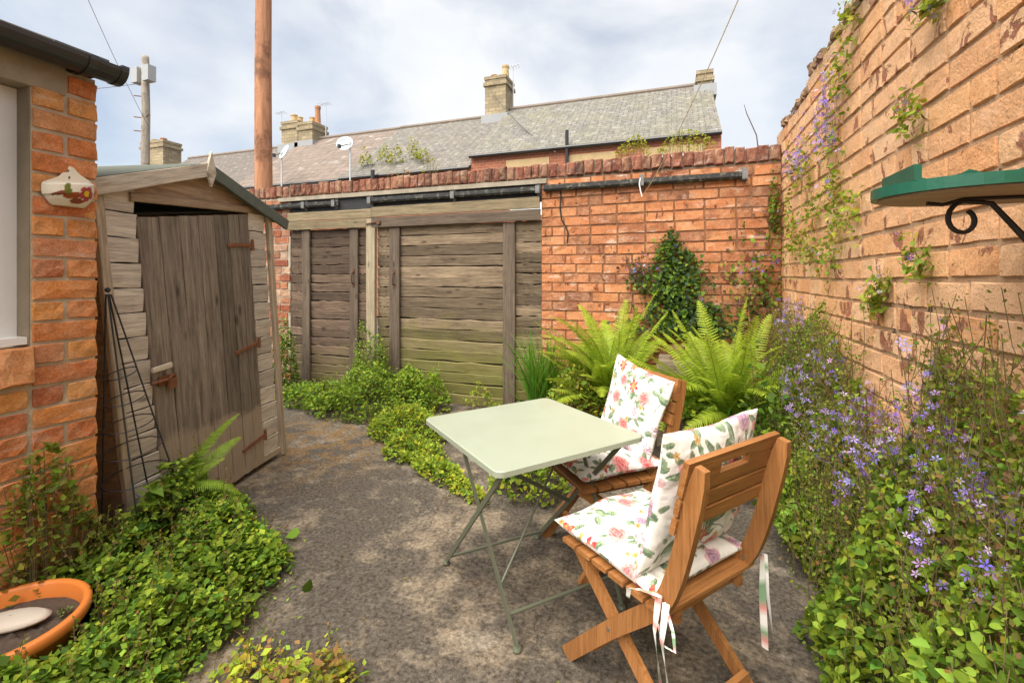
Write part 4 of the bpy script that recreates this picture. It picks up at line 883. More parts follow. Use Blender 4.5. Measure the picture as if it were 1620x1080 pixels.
# ------------------------------------------------------------------ floral cushions (woven print as vertex colour)
PINK, RED, DRED, GRN, LGRN, PUR, YEL, CREAM = [np.array(c) for c in ((0.66, 0.27, 0.25), (0.46, 0.05, 0.06), (0.26, 0.025, 0.04), (0.10, 0.165, 0.095), (0.27, 0.34, 0.21), (0.33, 0.20, 0.28), (0.60, 0.40, 0.14), (0.79, 0.77, 0.72))]
def paint(XY, fl):
    n = len(XY); C = np.tile(CREAM, (n, 1)); wob = vnoise(XY[:, 0], XY[:, 1], 9, 70) - .5; wob2 = vnoise(XY[:, 0], XY[:, 1], 10, 160) - .5
    for (kind, cx, cy, R, rot) in fl:
        dx, dy = XY[:, 0] - cx, XY[:, 1] - cy
        u = dx * math.cos(rot) + dy * math.sin(rot); v = -dx * math.sin(rot) + dy * math.cos(rot)
        r_ = np.hypot(u, v) / R; a = np.arctan2(v, u)
        if kind == 'leaf':
            uu, vv = u / R, v / (R * .46); m = (uu * uu) + (vv / (1.05 - .35 * uu)) ** 2 + wob * .25 < 1
            c = GRN[None] * (1 - .0) + (LGRN - GRN)[None] * np.clip(.5 + vv * .6 + wob2 * 1.2, 0, 1)[:, None]; c[np.abs(vv) < .07] = LGRN * 1.3
            C[m] = c[m]
        elif kind == 'stem':
            m = (np.abs(v - .25 * R * np.sin(u / R * 2)) < .0022) & (np.abs(u) < R); C[m] = GRN * 1.2
        elif kind in ('rose', 'prose'):
            e = r_ * (1 + .12 * np.cos(5 * a) + wob * .35); m = e < 1
            sp = .5 + .5 * np.sin(r_ * 17 + 2.0 * np.sin(a * 2 + 3 * r_) + wob * 5); base, deep = (PINK, RED) if kind == 'rose' else (PUR * 1.6, PUR * .6)
            k = np.clip(sp * (1.15 - .55 * r_), 0, 1)[:, None]; c = base * (1 - k) + deep * k; hl = np.clip((r_ - .55) * 1.6 + wob2, 0, .6)[:, None]; c = c * (1 - hl) + np.array((0.80, 0.52, 0.46)) * hl
            C[m] = c[m]
        elif kind == 'tulip':
            e = r_ / (0.55 + .45 * np.abs(np.cos(3 * a))) + wob * .3; m = e < 1; k = np.clip(r_ * 1.2 + wob2, 0, 1)[:, None]; st = (.5 + .5 * np.cos(18 * a))[:, None] * .35
            c = (YEL * (1 - k) + RED * k) * (1 - st) + DRED * st; C[m] = c[m]
        elif kind == 'daisy':
            e = r_ / (0.5 + .5 * np.abs(np.cos(2.5 * a))) + wob * .2; m = e < 1; C[m] = (YEL * (.8 + .4 * wob2[:, None]))[m]; C[(r_ < .22)] = np.array((0.35, 0.12, 0.02))
        elif kind == 'berries':
            for q_ in range(14):
                bx_, by_ = R * .9 * math.cos(q_ * 2.4) * (q_ / 14) ** .5, R * .9 * math.sin(q_ * 2.4) * (q_ / 14) ** .5
                d = np.hypot(u - bx_, v - by_); C[d < R * .19] = PUR * (1 + .5 * (q_ % 3)); C[d < R * .07] = YEL
    return C
def bouquet(seed, w, h):
    r = random.Random(seed); fl = []; pts = []
    for k in range(400):
        x, y = r.uniform(-w / 2, w / 2), r.uniform(-h / 2, h / 2)
        if all(math.hypot(x - a, y - b_) > .082 for a, b_ in pts): pts.append((x, y))
    for x, y in pts:
        kd = r.choice(['rose', 'rose', 'tulip', 'prose', 'daisy', 'tulip', 'berries', 'leaf']); R = {'rose': .036, 'prose': .030, 'tulip': .032, 'daisy': .017, 'berries': .03, 'leaf': .03}[kd] * r.uniform(.85, 1.2)
        for _ in range(r.randint(2, 4)):
            a = r.uniform(0, 6.28); d = R * 1.15 + .008; fl.append(('leaf', x + d * math.cos(a), y + d * math.sin(a), r.uniform(.014, .024), a + r.uniform(-.5, .5)))
        if r.random() < .8: fl.append(('stem', x, y - R, R * 1.3, r.uniform(0, 6)))
        fl.append((kd, x, y, R, r.uniform(0, 6.28)))
        if r.random() < .5: fl.append(('daisy', x + r.uniform(-.05, .05), y + r.uniform(.03, .05), .013, r.random()))
    return fl
clothm = print_mat('floral_cotton')
def cushion(nm, label, w, h, t, mw, seed, n=150, bend=0.0, sag=0.0, puff=.42, pinch=.07):
    g = np.linspace(-1, 1, n + 1); A, B = np.meshgrid(g, g, indexing='ij'); A, B = A.ravel(), B.ravel()
    X = A * w / 2 * (1 - pinch * (1 - B * B)); Y = B * h / 2 * (1 - pinch * (1 - A * A))
    th = t / 2 * (np.clip((1 - A ** 2) * (1 - B ** 2), 0, 1) ** puff)
    wr = (vnoise(X * 1.8 + Y * .6, Y, seed, 13) - .5) * .018 + (vnoise(X + Y, X - Y, seed + 1, 34) - .5) * .007
    edge = np.clip(1 - np.abs(A) ** 6, 0, 1) * np.clip(1 - np.abs(B) ** 6, 0, 1)
    Z0 = bend * (A * A) + sag * (B * B) + (vnoise(X, Y, seed + 2, 6) - .5) * .03
    top = np.stack([X, Y, Z0 + th + wr * edge], -1); bot = np.stack([X, Y, Z0 - th + wr * edge * .5], -1)
    i = np.arange((n + 1) ** 2).reshape(n + 1, n + 1); off = (n + 1) ** 2
    Fq = np.stack([i[:-1, :-1], i[1:, :-1], i[1:, 1:], i[:-1, 1:]], -1).reshape(-1, 4)
    V = np.concatenate([top, bot]); Fall = np.concatenate([Fq, (Fq + off)[:, ::-1]])
    fl = bouquet(seed, w * 1.05, h * 1.05); fl2 = bouquet(seed + 50, w * 1.05, h * 1.05)
    Cc = np.concatenate([paint(np.stack([X, Y], -1), fl), paint(np.stack([X, Y], -1), fl2)])
    o = put(nm, bulk(nm, V, Fall, clothm, Cc, True), None, mw); tag(o, label, 'cushion', None)
    pr = MB(); per = [i[k, 0] for k in range(0, n + 1, 5)] + [i[n, k] for k in range(5, n + 1, 5)] + [i[n - k, n] for k in range(5, n + 1, 5)] + [i[0, n - k] for k in range(5, n, 5)]
    return o
def tie(par, pts, w_=.018, seed=1):
    """hanging cloth ribbon through world points"""
    V = []; Cc = []; r = random.Random(seed); Fs = []
    P = []
    for i in range(len(pts) - 1):
        for k in range(6): P.append(Vector(pts[i]).lerp(Vector(pts[i + 1]), k / 6))
    P.append(Vector(pts[-1])); side = Vector(C2(1, .3)).normalized()
    for i, p in enumerate(P):
        s = side * math.cos(i * .13 + seed) + Vector((side.y, -side.x, 0)) * math.sin(i * .13 + seed); V += [p - s * w_ / 2, p + s * w_ / 2]
        c = CREAM if r.random() < .55 else (GRN * 2 if r.random() < .6 else PINK); Cc += [c, c]
    Fs = [(2 * i, 2 * i + 1, 2 * i + 3, 2 * i + 2) for i in range(len(P) - 1)]; nv_ = len(V)
    off = Vector((side.y, -side.x, 0)) * .0016; V += [v + off for v in V]; Cc += Cc; Fs += [tuple(a + nv_ for a in f[::-1]) for f in Fs]
    return put('tie', mesh('tie', [tuple(v) for v in V], Fs, clothm, True, np.array(Cc)), par)
s1 = cushion('seat_cushion', 'white floral seat cushion with red tulips on the chair with the visible slatted back', .47, .47, .095, CN @ T(CW / 2 + .0, .325, .474) @ Matrix.Rotation(rad(2), 4, 'X'), 3)
bm = CN @ frame((CW / 2, .112, .705), (1, 0, 0), y=(0, -.235, .97)); b1 = cushion('back_cushion', 'white floral back cushion tied against the slatted back of the chair', .47, .47, .105, bm, 5, sag=-.01)
s2 = cushion('seat_cushion', 'plump white floral seat cushion half under the table top', .46, .45, .10, CFm @ T(CW / 2, .30, .474), 8)
bm2 = CFm @ frame((CW / 2 - .015, .115, .705), (1, 0.06, 0), y=(0, -.24, .97)) @ Matrix.Rotation(rad(9), 4, 'Z'); b2 = cushion('back_cushion', 'white floral back cushion with roses facing the table, ferns behind', .44, .43, .10, bm2, 13, sag=-.012)
P0 = CN @ Vector((.0, .09, .475))
for k, (dx, dy, L_, sd) in enumerate(((.0, .0, .40, 1), (.02, -.03, .36, 4))):
    a = P0 + Vector((dx, dy, 0)); tie(b1, [a, a + Vector((-.012, -.01, -.10)), a + Vector((.004, -.012, -L_ * .6)), a + Vector((-.006, -.004, -L_))], .019, sd)
lp = [P0 + CN.to_3x3() @ Vector(v) for v in ((0, -.01, .0), (-.02, .045, -.005), (-.028, .085, -.02), (-.018, .10, -.06))]; tie(b1, lp, .012, 2)
lp = [P0 + CN.to_3x3() @ Vector(v) for v in ((.0, -.02, -.01), (-.015, -.06, -.06), (-.02, -.07, -.105), (-.018, -.03, -.115), (-.01, -.005, -.075))]; tie(b1, lp, .008, 3)
Pr = CN @ Vector((CW + .004, .05, .46)); tie(b1, [Pr, Pr + Vector((0, -.01, -.14)), Pr + Vector((.008, -.005, -.30))], .02, 6); tie(b1, [Pr + Vector((.01, .01, 0)), Pr + Vector((.015, .0, -.12)), Pr + Vector((.03, -.01, -.25))], .014, 7)
# ------------------------------------------------------------------ bird tray on its wrought iron bracket
teal = plain('dark_green_paint', (0.008, 0.095, 0.055), 0.4, var=0.35, scale=18, bmp=0.12); under = wood_mat('tray_underside', (0.50, 0.36, 0.24), (0.36, 0.24, 0.15), rand=0.05)
iron = plain('wrought_iron', (0.028, 0.022, 0.02), 0.5, 0.3, 0.4, 20, 0.2)
TX, TY, TZ = 0.665, 1.36, 1.560
tr = thing('bird_table', 'dark green bird feeding tray on a scrolled iron wall bracket', 'bird feeder', (TX, TY, TZ))
out = [(TX + .195 * math.cos(a) * (1.0), TY + .16 * math.sin(a)) for a in np.linspace(math.pi * .5, math.pi * 1.5, 21)]; out = [(XR - .012, TY + .16)] + out + [(XR - .012, TY - .16)]; k = len(out)
q = MB(); q.add([(x, y, TZ + .0005) for x, y in out] + [(x, y, TZ + .026) for x, y in out], [tuple(range(k - 1, -1, -1)), tuple(range(k, 2 * k))] + [(i, (i + 1) % k, (i + 1) % k + k, i + k) for i in range(k)]); q.build('tray', teal, tr)
q = MB(); ins = [(TX + (x - TX) * .93, TY + (y - TY) * .93) for x, y in out]; q.add([(x, y, TZ - .004) for x, y in ins] + [(x, y, TZ) for x, y in ins], [tuple(range(k - 1, -1, -1)), tuple(range(k, 2 * k))] + [(i, (i + 1) % k, (i + 1) % k + k, i + k) for i in range(k)]); q.build('tray_underside', under, tr)
q = MB(); sc_ = [(TX - .14 + i * .011, .036 + .010 * math.sin(i * .55 + .5) - (.008 if 8 < i < 14 else 0)) for i in range(26)]
V = [(x, TY + .05, TZ + .026) for x, z in sc_] + [(x, TY + .05, TZ + .026 + z) for x, z in sc_] + [(x, TY + .062, TZ + .026) for x, z in sc_] + [(x, TY + .062, TZ + .026 + z) for x, z in sc_]; m_ = len(sc_); Fs = []
for i in range(m_ - 1): Fs += [(i, i + 1, i + 1 + m_, i + m_), (i + 2 * m_, i + 3 * m_, i + 1 + 3 * m_, i + 1 + 2 * m_), (i + m_, i + 1 + m_, i + 1 + 3 * m_, i + 3 * m_)]
Fs += [(0, m_, 3 * m_, 2 * m_), (m_ - 1, 3 * m_ - 1, 4 * m_ - 1, 2 * m_ - 1)]; q.add(V, Fs); q.build('scalloped_rail', teal, tr)
q = MB(); q.box(TX - .155, TX - .141, TY - .10, TY + .066, TZ + .026, TZ + .062); q.build('end_rail', teal, tr)
sp = [(TX - .02 + .035 * math.cos(a) * (1 - i / 30) + .0, TY, TZ - .055 + .042 * math.sin(a) * (1 - i / 34)) for i, a in enumerate(np.linspace(math.pi * .5, math.pi * 2.35, 18))]
arm = [(TX - .02, TY, TZ - .012), (TX + .03, TY, TZ - .02), (TX + .08, TY, TZ - .09), (TX + .125, TY, TZ - .155), (XR - .03, TY, TZ - .245), (XR - .008, TY, TZ - .27)]
q = MB(); q.tube([(TX - .09, TY, TZ - .014), (TX - .06, TY, TZ - .019), (TX - .02, TY, TZ - .008), (XR - .01, TY, TZ - .008)], .005, 6); q.tube(sp, .0055, 6); q.tube(arm, [.006, .006, .007, .007, .006, .006], 8)
for t_ in (.0, .35): 
    c = Vector(arm[3]).lerp(Vector(arm[4]), t_); d_ = (Vector(arm[4]) - Vector(arm[3])).normalized(); q.tube([c - d_ * .018, c - d_ * .008, c, c + d_ * .008, c + d_ * .018], [.006, .011, .013, .011, .006], 8)
q.box(XR - .016, XR - .006, TY - .012, TY + .012, TZ - .30, TZ - .0); q.build('bracket', iron, tr)
# ------------------------------------------------------------------ orange pot with soil, pebble
terr = plain('orange_plastic_pot', (0.72, 0.22, 0.045), 0.42, var=0.12, scale=5, bmp=0.05); soil_m = plain('potting_soil', (0.10, 0.07, 0.05), 0.98, var=0.7, scale=60, bmp=1.0)
PX, PY, PR = -2.115, 0.865, .222
pot = thing('plant_pot', 'round orange plastic plant pot with bare soil among the ground cover', 'plant pot', (PX, PY, 0))
q = MB(); q.lathe([(.001, .0), (.15, .0), (.155, .01), (PR - .012, .175), (PR - .002, .178), (PR + .004, .19), (PR + .004, .215), (PR - .004, .222), (PR - .016, .222), (PR - .022, .212), (PR - .026, .15)], 48, (PX, PY, 0)); q.build('pot', terr, pot, smooth=True)
g = np.linspace(-1, 1, 50); A, B = np.meshgrid(g, g, indexing='ij'); rr = np.maximum(np.hypot(A, B), 1e-6); s_ = np.maximum(np.abs(A), np.abs(B)) / rr; R_ = PR - .026
SX, SY = A * s_ * R_, B * s_ * R_; SZ = .166 + (.030 * (vnoise(SX, SY, 5, 22) - .5) + .022 * (vnoise(SX, SY, 6, 70) - .5)) * np.clip(1.6 - 1.6 * np.maximum(np.abs(A), np.abs(B)), .12, 1); i = np.arange(2500).reshape(50, 50)
put('soil', bulk('soil', np.stack([SX + PX, SY + PY, SZ], -1).reshape(-1, 3), np.stack([i[:-1, :-1], i[1:, :-1], i[1:, 1:], i[:-1, 1:]], -1).reshape(-1, 4), soil_m, smooth=True), pot)
q = MB(); q.lathe([(.001, -.02), (.02, -.018), (.034, -.008), (.037, .002), (.03, .014), (.016, .02), (.001, .021)], 20)
pb = q.build('pebble', plain('pale_stone', (0.56, 0.49, 0.41), 0.7, var=0.12, scale=30, bmp=0.15), None, T(PX - .03, PY + .035, .189) @ Matrix.Rotation(rad(35), 4, 'Z') @ Matrix.Diagonal((3.1, 1.5, .95, 1)), True); tag(pb, 'smooth pale oval pebble lying on the pot soil', 'pebble')
# ------------------------------------------------------------------ wire obelisk
wire_d = plain('black_wire', (0.02, 0.02, 0.022), 0.5, bmp=0)
obl = thing('plant_obelisk', 'black wire obelisk plant support before the shed', 'plant support', (-2.40, 1.50, 0))
tip = Vector((-2.440, 1.350, 1.31)); bc = Vector((-2.375, 1.50, 0)); BRr = .19
def obp(a, z):
    t = z / tip.z; c = bc.lerp(tip, t); rr = BRr * (1 - t) + .006 * t; return Vector((c.x + rr * math.cos(a), c.y + rr * math.sin(a), z))
for kk in range(4):
    q = MB(); q.tube([obp(rad(50 + 90 * kk), z) for z in (0.0, .5, 1.0, 1.29)], .004, 6); q.build('leg', wire_d, obl)
for z in (.25, .43, .56, .68, .80, .92):
    q = MB(); q.tube([obp(a, z + .02 * math.sin(a)) for a in np.linspace(0, 2 * math.pi, 25)], .0028, 5, False); q.build('hoop', wire_d, obl)
q = MB(); q.lathe([(.001, -.012), (.009, -.008), (.012, 0), (.009, .008), (.001, .012)], 10); q.build('finial', wire_d, obl, T(tip.x, tip.y, tip.z))
# ------------------------------------------------------------------ planters by the corner
gw = wood_mat('grey_barrel_wood', (0.33, 0.26, 0.19), (0.13, 0.095, 0.065), rand=0.25)
BX_, BY_, BRD, BZ = 0.36, 3.55, .27, .36
bar_ = thing('barrel_planter', 'weathered grey half barrel planter holding a fern', 'planter', (BX_, BY_, 0))
for kk in range(16):
    a0, a1 = 2 * math.pi * (kk + .03) / 16, 2 * math.pi * (kk + .97) / 16; V = []
    for (rr, z) in ((BRD - .035, 0), (BRD - .035, BZ), (BRD - .010, 0), (BRD, BZ * .6), (BRD + .0, BZ + .004 * (kk % 3))):
        V += [(rr * math.cos(a0) - 0, rr * math.sin(a0), z), (rr * math.cos(a1), rr * math.sin(a1), z)]
    me = mesh('stave', V, [(0, 1, 3, 2), (4, 6, 7, 5), (6, 8, 9, 7), (2, 3, 9, 8), (0, 2, 8, 6, 4), (1, 5, 7, 9, 3)], gw); put('stave', me, bar_, T(BX_, BY_, 0))
for z in (.09, .27):
    q = MB(); q.lathe([(BRD - .004, z - .014), (BRD + .004, z - .013), (BRD + .004, z + .013), (BRD - .004, z + .014)], 32, (BX_, BY_, 0)); q.build('hoop', rust, bar_)
q = MB(); q.lathe([(.001, BZ - .04), (BRD - .036, BZ - .05)], 24, (BX_, BY_, 0)); q.build('soil', soil_m, bar_)
cr_ = thing('pallet_crate', 'weathered slatted wooden crate between the two ferns', 'crate', (0.06, 3.98, 0))
for z in (.06, .20, .34, .48, .63): plank('slat', (-.10, 3.86, z), (.24, 3.86, z + .004), (0, -1, 0), .085, .018, gw, cr_)
for x_ in (-.08, .07, .22): plank('upright', (x_, 3.885, 0), (x_, 3.885, .67), (0, -1, 0), .08, .022, gw, cr_)
q = MB(); q.box(-.11, .25, 3.845, 4.2, .675, .695); q.build('top_board', gw, cr_)
q = MB(); q.lathe([(.001, 0), (.045, 0), (.06, .085), (.066, .086), (.066, .11), (.056, .11), (.05, .07), (.001, .07)], 20, (.03, 3.95, .6955)); pt_ = q.build('flower_pot', plain('brown_clay', (0.20, 0.10, 0.06), 0.9, var=0.3), smooth=False); tag(pt_, 'small brown clay pot standing on the slatted crate', 'plant pot')
q = MB(); q.lathe([(.001, 0), (.11, 0), (.145, .26), (.16, .262), (.16, .31), (.145, .31), (.135, .25), (.001, .25)], 28, (-.50, 3.98, 0)); fp_ = q.build('flower_pot', plain('dark_brown_pot', (0.16, 0.085, 0.05), 0.85, var=0.3)); tag(fp_, 'dark brown pot under the fern beside the wide gate', 'plant pot')
q = MB(); q.lathe([(.001, 0), (.08, 0), (.10, .17), (.11, .171), (.11, .205), (.098, .205), (.09, .16), (.001, .16)], 24, (-.78, 3.72, 0)); fp_ = q.build('flower_pot', gw); tag(fp_, 'squat grey brown pot of trailing leaves behind the table', 'plant pot')
# ------------------------------------------------------------------ vegetation
rng = np.random.RandomState(12)
LEAF_V = np.array([(0, 0, 0), (-.27, .14, .05), (-.36, .38, .08), (-.19, .74, .03), (0, 1.08, -.10), (.19, .74, .03), (.36, .38, .08), (.27, .14, .05), (0, .3, -.03), (0, .65, -.05)], float)
LEAF_F = np.array([(0, 8, 1), (1, 8, 2), (2, 8, 9), (2, 9, 3), (3, 9, 4), (4, 9, 5), (5, 9, 6), (6, 9, 8), (6, 8, 7), (7, 8, 0)])
SMALL_V = np.array([(0, 0, 0), (-.34, .45, .05), (0, 1, -.03), (.34, .45, .05)], float); SMALL_F = np.array([(0, 2, 1), (0, 3, 2)])
LONG_V = np.array([(0, 0, 0), (-.17, .30, .03), (-.13, .7, .02), (0, 1, -.05), (.13, .7, .02), (.17, .30, .03)], float); LONG_F = np.array([(0, 5, 1), (1, 5, 4), (1, 4, 2), (2, 4, 3)])
FLW_V = []; FLW_F = []
for k in range(5):
    a = 2 * math.pi * k / 5; i = len(FLW_V)
    for (rr, da, z) in ((.08, 0, 0), (.62, -.34, .16), (1.0, 0, .22), (.62, .34, .16)): FLW_V.append((rr * math.cos(a + da), rr * math.sin(a + da), z))
    FLW_F += [(i, i + 1, i + 2), (i, i + 2, i + 3)]
FLW_V = np.array(FLW_V); FLW_F = np.array(FLW_F)
def unit(v): return v / np.maximum(np.linalg.norm(v, axis=-1, keepdims=True), 1e-9)
def scatter(tv, tf, P, D, Nn, S, C, stretch=None):
    """copies of a small template: point P, axis D (template y), normal Nn (template z), size S, colour C"""
    D = unit(D); X = unit(np.cross(D, Nn)); Z = np.cross(X, D)
    V = P[:, None, :] + S[:, None, None] * (tv[None, :, 0:1] * X[:, None] + tv[None, :, 1:2] * D[:, None] + tv[None, :, 2:3] * Z[:, None])
    n, m = len(P), len(tv); Fq = (tf[None] + (np.arange(n) * m)[:, None, None]).reshape(-1, 3)
    return V.reshape(-1, 3), Fq, np.repeat(C, m, axis=0)
def pal(n, cols, var=.18):
    c = np.array(cols)[rng.randint(len(cols), size=n)]; k = np.clip(rng.normal(1, var, n), .45, 1.7)[:, None]; y = rng.normal(0, .12, n)[:, None]
    return np.clip(c * k * np.concatenate([1 + y, np.ones_like(y), 1 - y], 1), .003, .9)
leafm = leaf_mat('leaf', 0.38, 0.62); fernm = leaf_mat('fern_leaf', 0.42, 0.5); petalm = leaf_mat('petal', 0.2, 0.7)
def petal_fix(m):
    for nd in m.node_tree.nodes:
        if nd.type == 'MIX' and nd.data_type == 'RGBA': nd.inputs[0].default_value = 0.0
petal_fix(petalm)
stemm = plain('green_brown_stem', (0.13, 0.10, 0.04), 0.8, bmp=0); stemr = plain('reddish_stem', (0.17, 0.085, 0.045), 0.8, bmp=0)
def part(nm, data, par, kind=None):
    o = put(nm, bulk(nm, data[0], data[1], data[3] if len(data) > 3 else leafm, data[2]), par)
    if kind: o['kind'] = kind
    return o
def stems(nm, par, lines, r_, mat=stemm):
    q = MB()
    for P in lines: q.tube(P, r_, 4, False)
    if q.v: q.build(nm, mat, par)['kind'] = 'stuff'
G_DARK, G_MID, G_LITE, G_YEL, G_OLIVE, G_RUST = (0.065, 0.125, 0.016), (0.155, 0.25, 0.024), (0.27, 0.37, 0.04), (0.40, 0.42, 0.04), (0.23, 0.22, 0.04), (0.28, 0.15, 0.06)
PURP = [(0.32, 0.21, 0.62), (0.26, 0.14, 0.52), (0.42, 0.30, 0.68), (0.52, 0.42, 0.68)]
def mound(name, label, cat, c, rx, ry, h, n, size, cols, tv=LEAF_V, tf=LEAF_F, group=None, base=0.0, flowers=None, lump=.7, kind=None, rot=0.0, power=.5, upright=.5):
    t = thing(name, label, cat, (c[0], c[1], base), group)
    a = rng.rand(n) * 2 * np.pi; rr = rng.rand(n) ** power; X, Y = rr * np.cos(a), rr * np.sin(a)
    hh = h * np.sqrt(np.clip(1 - rr ** 2, 0, 1)) * (1 - lump + 2 * lump * vnoise(X * rx + c[0], Y * ry + c[1], 5, 6.5))
    z = hh * (1 - .75 * rng.rand(n) ** 2.2) + .008
    cs, sn = math.cos(rot), math.sin(rot); px, py = X * rx, Y * ry
    P = np.stack([c[0] + px * cs - py * sn, c[1] + px * sn + py * cs, base + z], -1)
    out = np.stack([(px * cs - py * sn), (px * sn + py * cs), .25 * np.ones(n)], -1)
    D = unit(unit(out) * .8 + rng.normal(0, .6, (n, 3))); D[:, 2] = D[:, 2] * .5 - .05
    Nn = unit(np.stack([rng.normal(0, .65, n), rng.normal(0, .65, n) - .15, np.ones(n) * (0.6 + upright)], -1))
    S = size * rng.uniform(.55, 1.25, n); Cc = pal(n, cols)
    h_ = rng.rand(n) < (.6 if tv is LEAF_V else 2)
    part('leaves', scatter(tv, tf, (P - D * S[:, None] * .5)[h_], D[h_], Nn[h_], S[h_], Cc[h_]), t, 'stuff'); h_ = ~h_
    if h_.any(): part('small_leaves', scatter(SMALL_V, SMALL_F, P[h_] + np.array((0, 0, .012)), D[h_] + np.array((0, 0, .45)), Nn[h_], S[h_] * .8, Cc[h_] * 1.2), t, 'stuff')
    ns = n // 22
    if ns > 3 and size > .03:
        k = rng.choice(n, ns); SP_, SL = [], []
        for i in k:
            p1 = P[i] + np.array((rng.normal(0, .04), rng.normal(0, .04), rng.uniform(.05, .05 + .22 * h))); SL.append([tuple(P[i] - np.array((0, 0, .05))), tuple(p1)]); SP_ += [P[i] + (p1 - P[i]) * s_ for s_ in np.linspace(.2, 1, 6)]
        SP_ = np.array(SP_); m_ = len(SP_); part('shoots', scatter(SMALL_V, SMALL_F, SP_, rng.normal(0, 1, (m_, 3)) + np.array((0, 0, .5)), rng.normal(0, .6, (m_, 3)) + np.array((0, 0, 1)), size * rng.uniform(.35, .7, m_), pal(m_, cols) * 1.15), t, 'stuff'); stems('shoot_stems', t, SL, .0012)
    k = rng.choice(n, min(n, max(12, n // 14)), replace=False)
    stems('stems', t, [[(c[0] + (P[i, 0] - c[0]) * .85, c[1] + (P[i, 1] - c[1]) * .85, base), tuple((P[i] + np.array((c[0], c[1], base))) / 2 * np.array((1, 1, 1)) + np.array(((P[i, 0] - c[0]) * .3, (P[i, 1] - c[1]) * .3, .02))), tuple(P[i])] for i in k], .0016)
    if flowers:
        nf, fs, fc = flowers; k = rng.choice(n, nf); Pf = P[k] + np.array((0, -.01, .02)); part('flowers', scatter(FLW_V, FLW_F, Pf, unit(rng.normal(0, 1, (nf, 3))), unit(rng.normal(0, .5, (nf, 3)) + np.array((0, -.6, .8))), fs * rng.uniform(.7, 1.2, nf), pal(nf, fc, .12)) + (petalm,), t, 'stuff')
    return t
GW = [G_MID, G_MID, G_DARK, G_LITE]
# tangle against the gate post and the clumps running towards the table
mound('weed_mound', 'dense green weed mound piled against the gate post', 'weeds', (-2.98, 3.98), .74, .50, .32, 6000, .038, GW + [G_LITE])
mound('weed_mound', 'tall weed shoots climbing the pale gate post', 'weeds', (-3.16, 4.22), .30, .15, .62, 1300, .036, GW)
mound('weed_mound', 'flat fringe of weeds left of the big mound at the narrow gate', 'weeds', (-3.65, 3.88), .50, .22, .17, 900, .05, GW)
mound('weed_mound', 'weed tuft at the foot of the wide gate', 'weeds', (-2.45, 4.15), .30, .2, .32, 700, .05, [G_MID, G_LITE])
LY = [G_LITE, G_LITE, G_YEL, G_MID]
mound('weed_mound', 'bright green weed clump on the concrete next to the big mound', 'weeds', (-2.15, 3.42), .38, .26, .16, 2200, .038, LY)
mound('weed_mound', 'small bright weed clump in a crack left of the table', 'weeds', (-1.86, 3.02), .24, .17, .12, 800, .042, LY)
mound('weed_mound', 'low trailing weeds along the crack by the table corner', 'weeds', (-1.52, 2.78), .30, .10, .10, 700, .036, LY, rot=-.5)
mound('weed_mound', 'thin weed strand in the crack under the table edge', 'weeds', (-1.22, 2.60), .20, .07, .08, 300, .032, [G_YEL, G_LITE], rot=-.5)
mound('weed_mound', 'leafy weeds growing under the table near the far chair', 'weeds', (-.86, 2.78), .26, .22, .24, 800, .042, LY)
mound('weed_mound', 'low weeds on the concrete behind the table', 'weeds', (-1.05, 3.30), .40, .2, .10, 500, .036, LY)
mound('weed_mound', 'few seedlings at the foot of the wide gate boards', 'weeds', (-1.75, 4.28), .30, .06, .22, 160, .04, [G_LITE, G_OLIVE])
mound('flowering_shrub', 'dark green bush with small yellow flowers between shed and narrow gate', 'shrub', (-4.32, 4.00), .30, .25, .66, 1900, .042, [G_DARK, G_DARK, G_MID], flowers=(70, .020, [(0.75, 0.62, 0.03), (0.8, 0.7, 0.05)]))
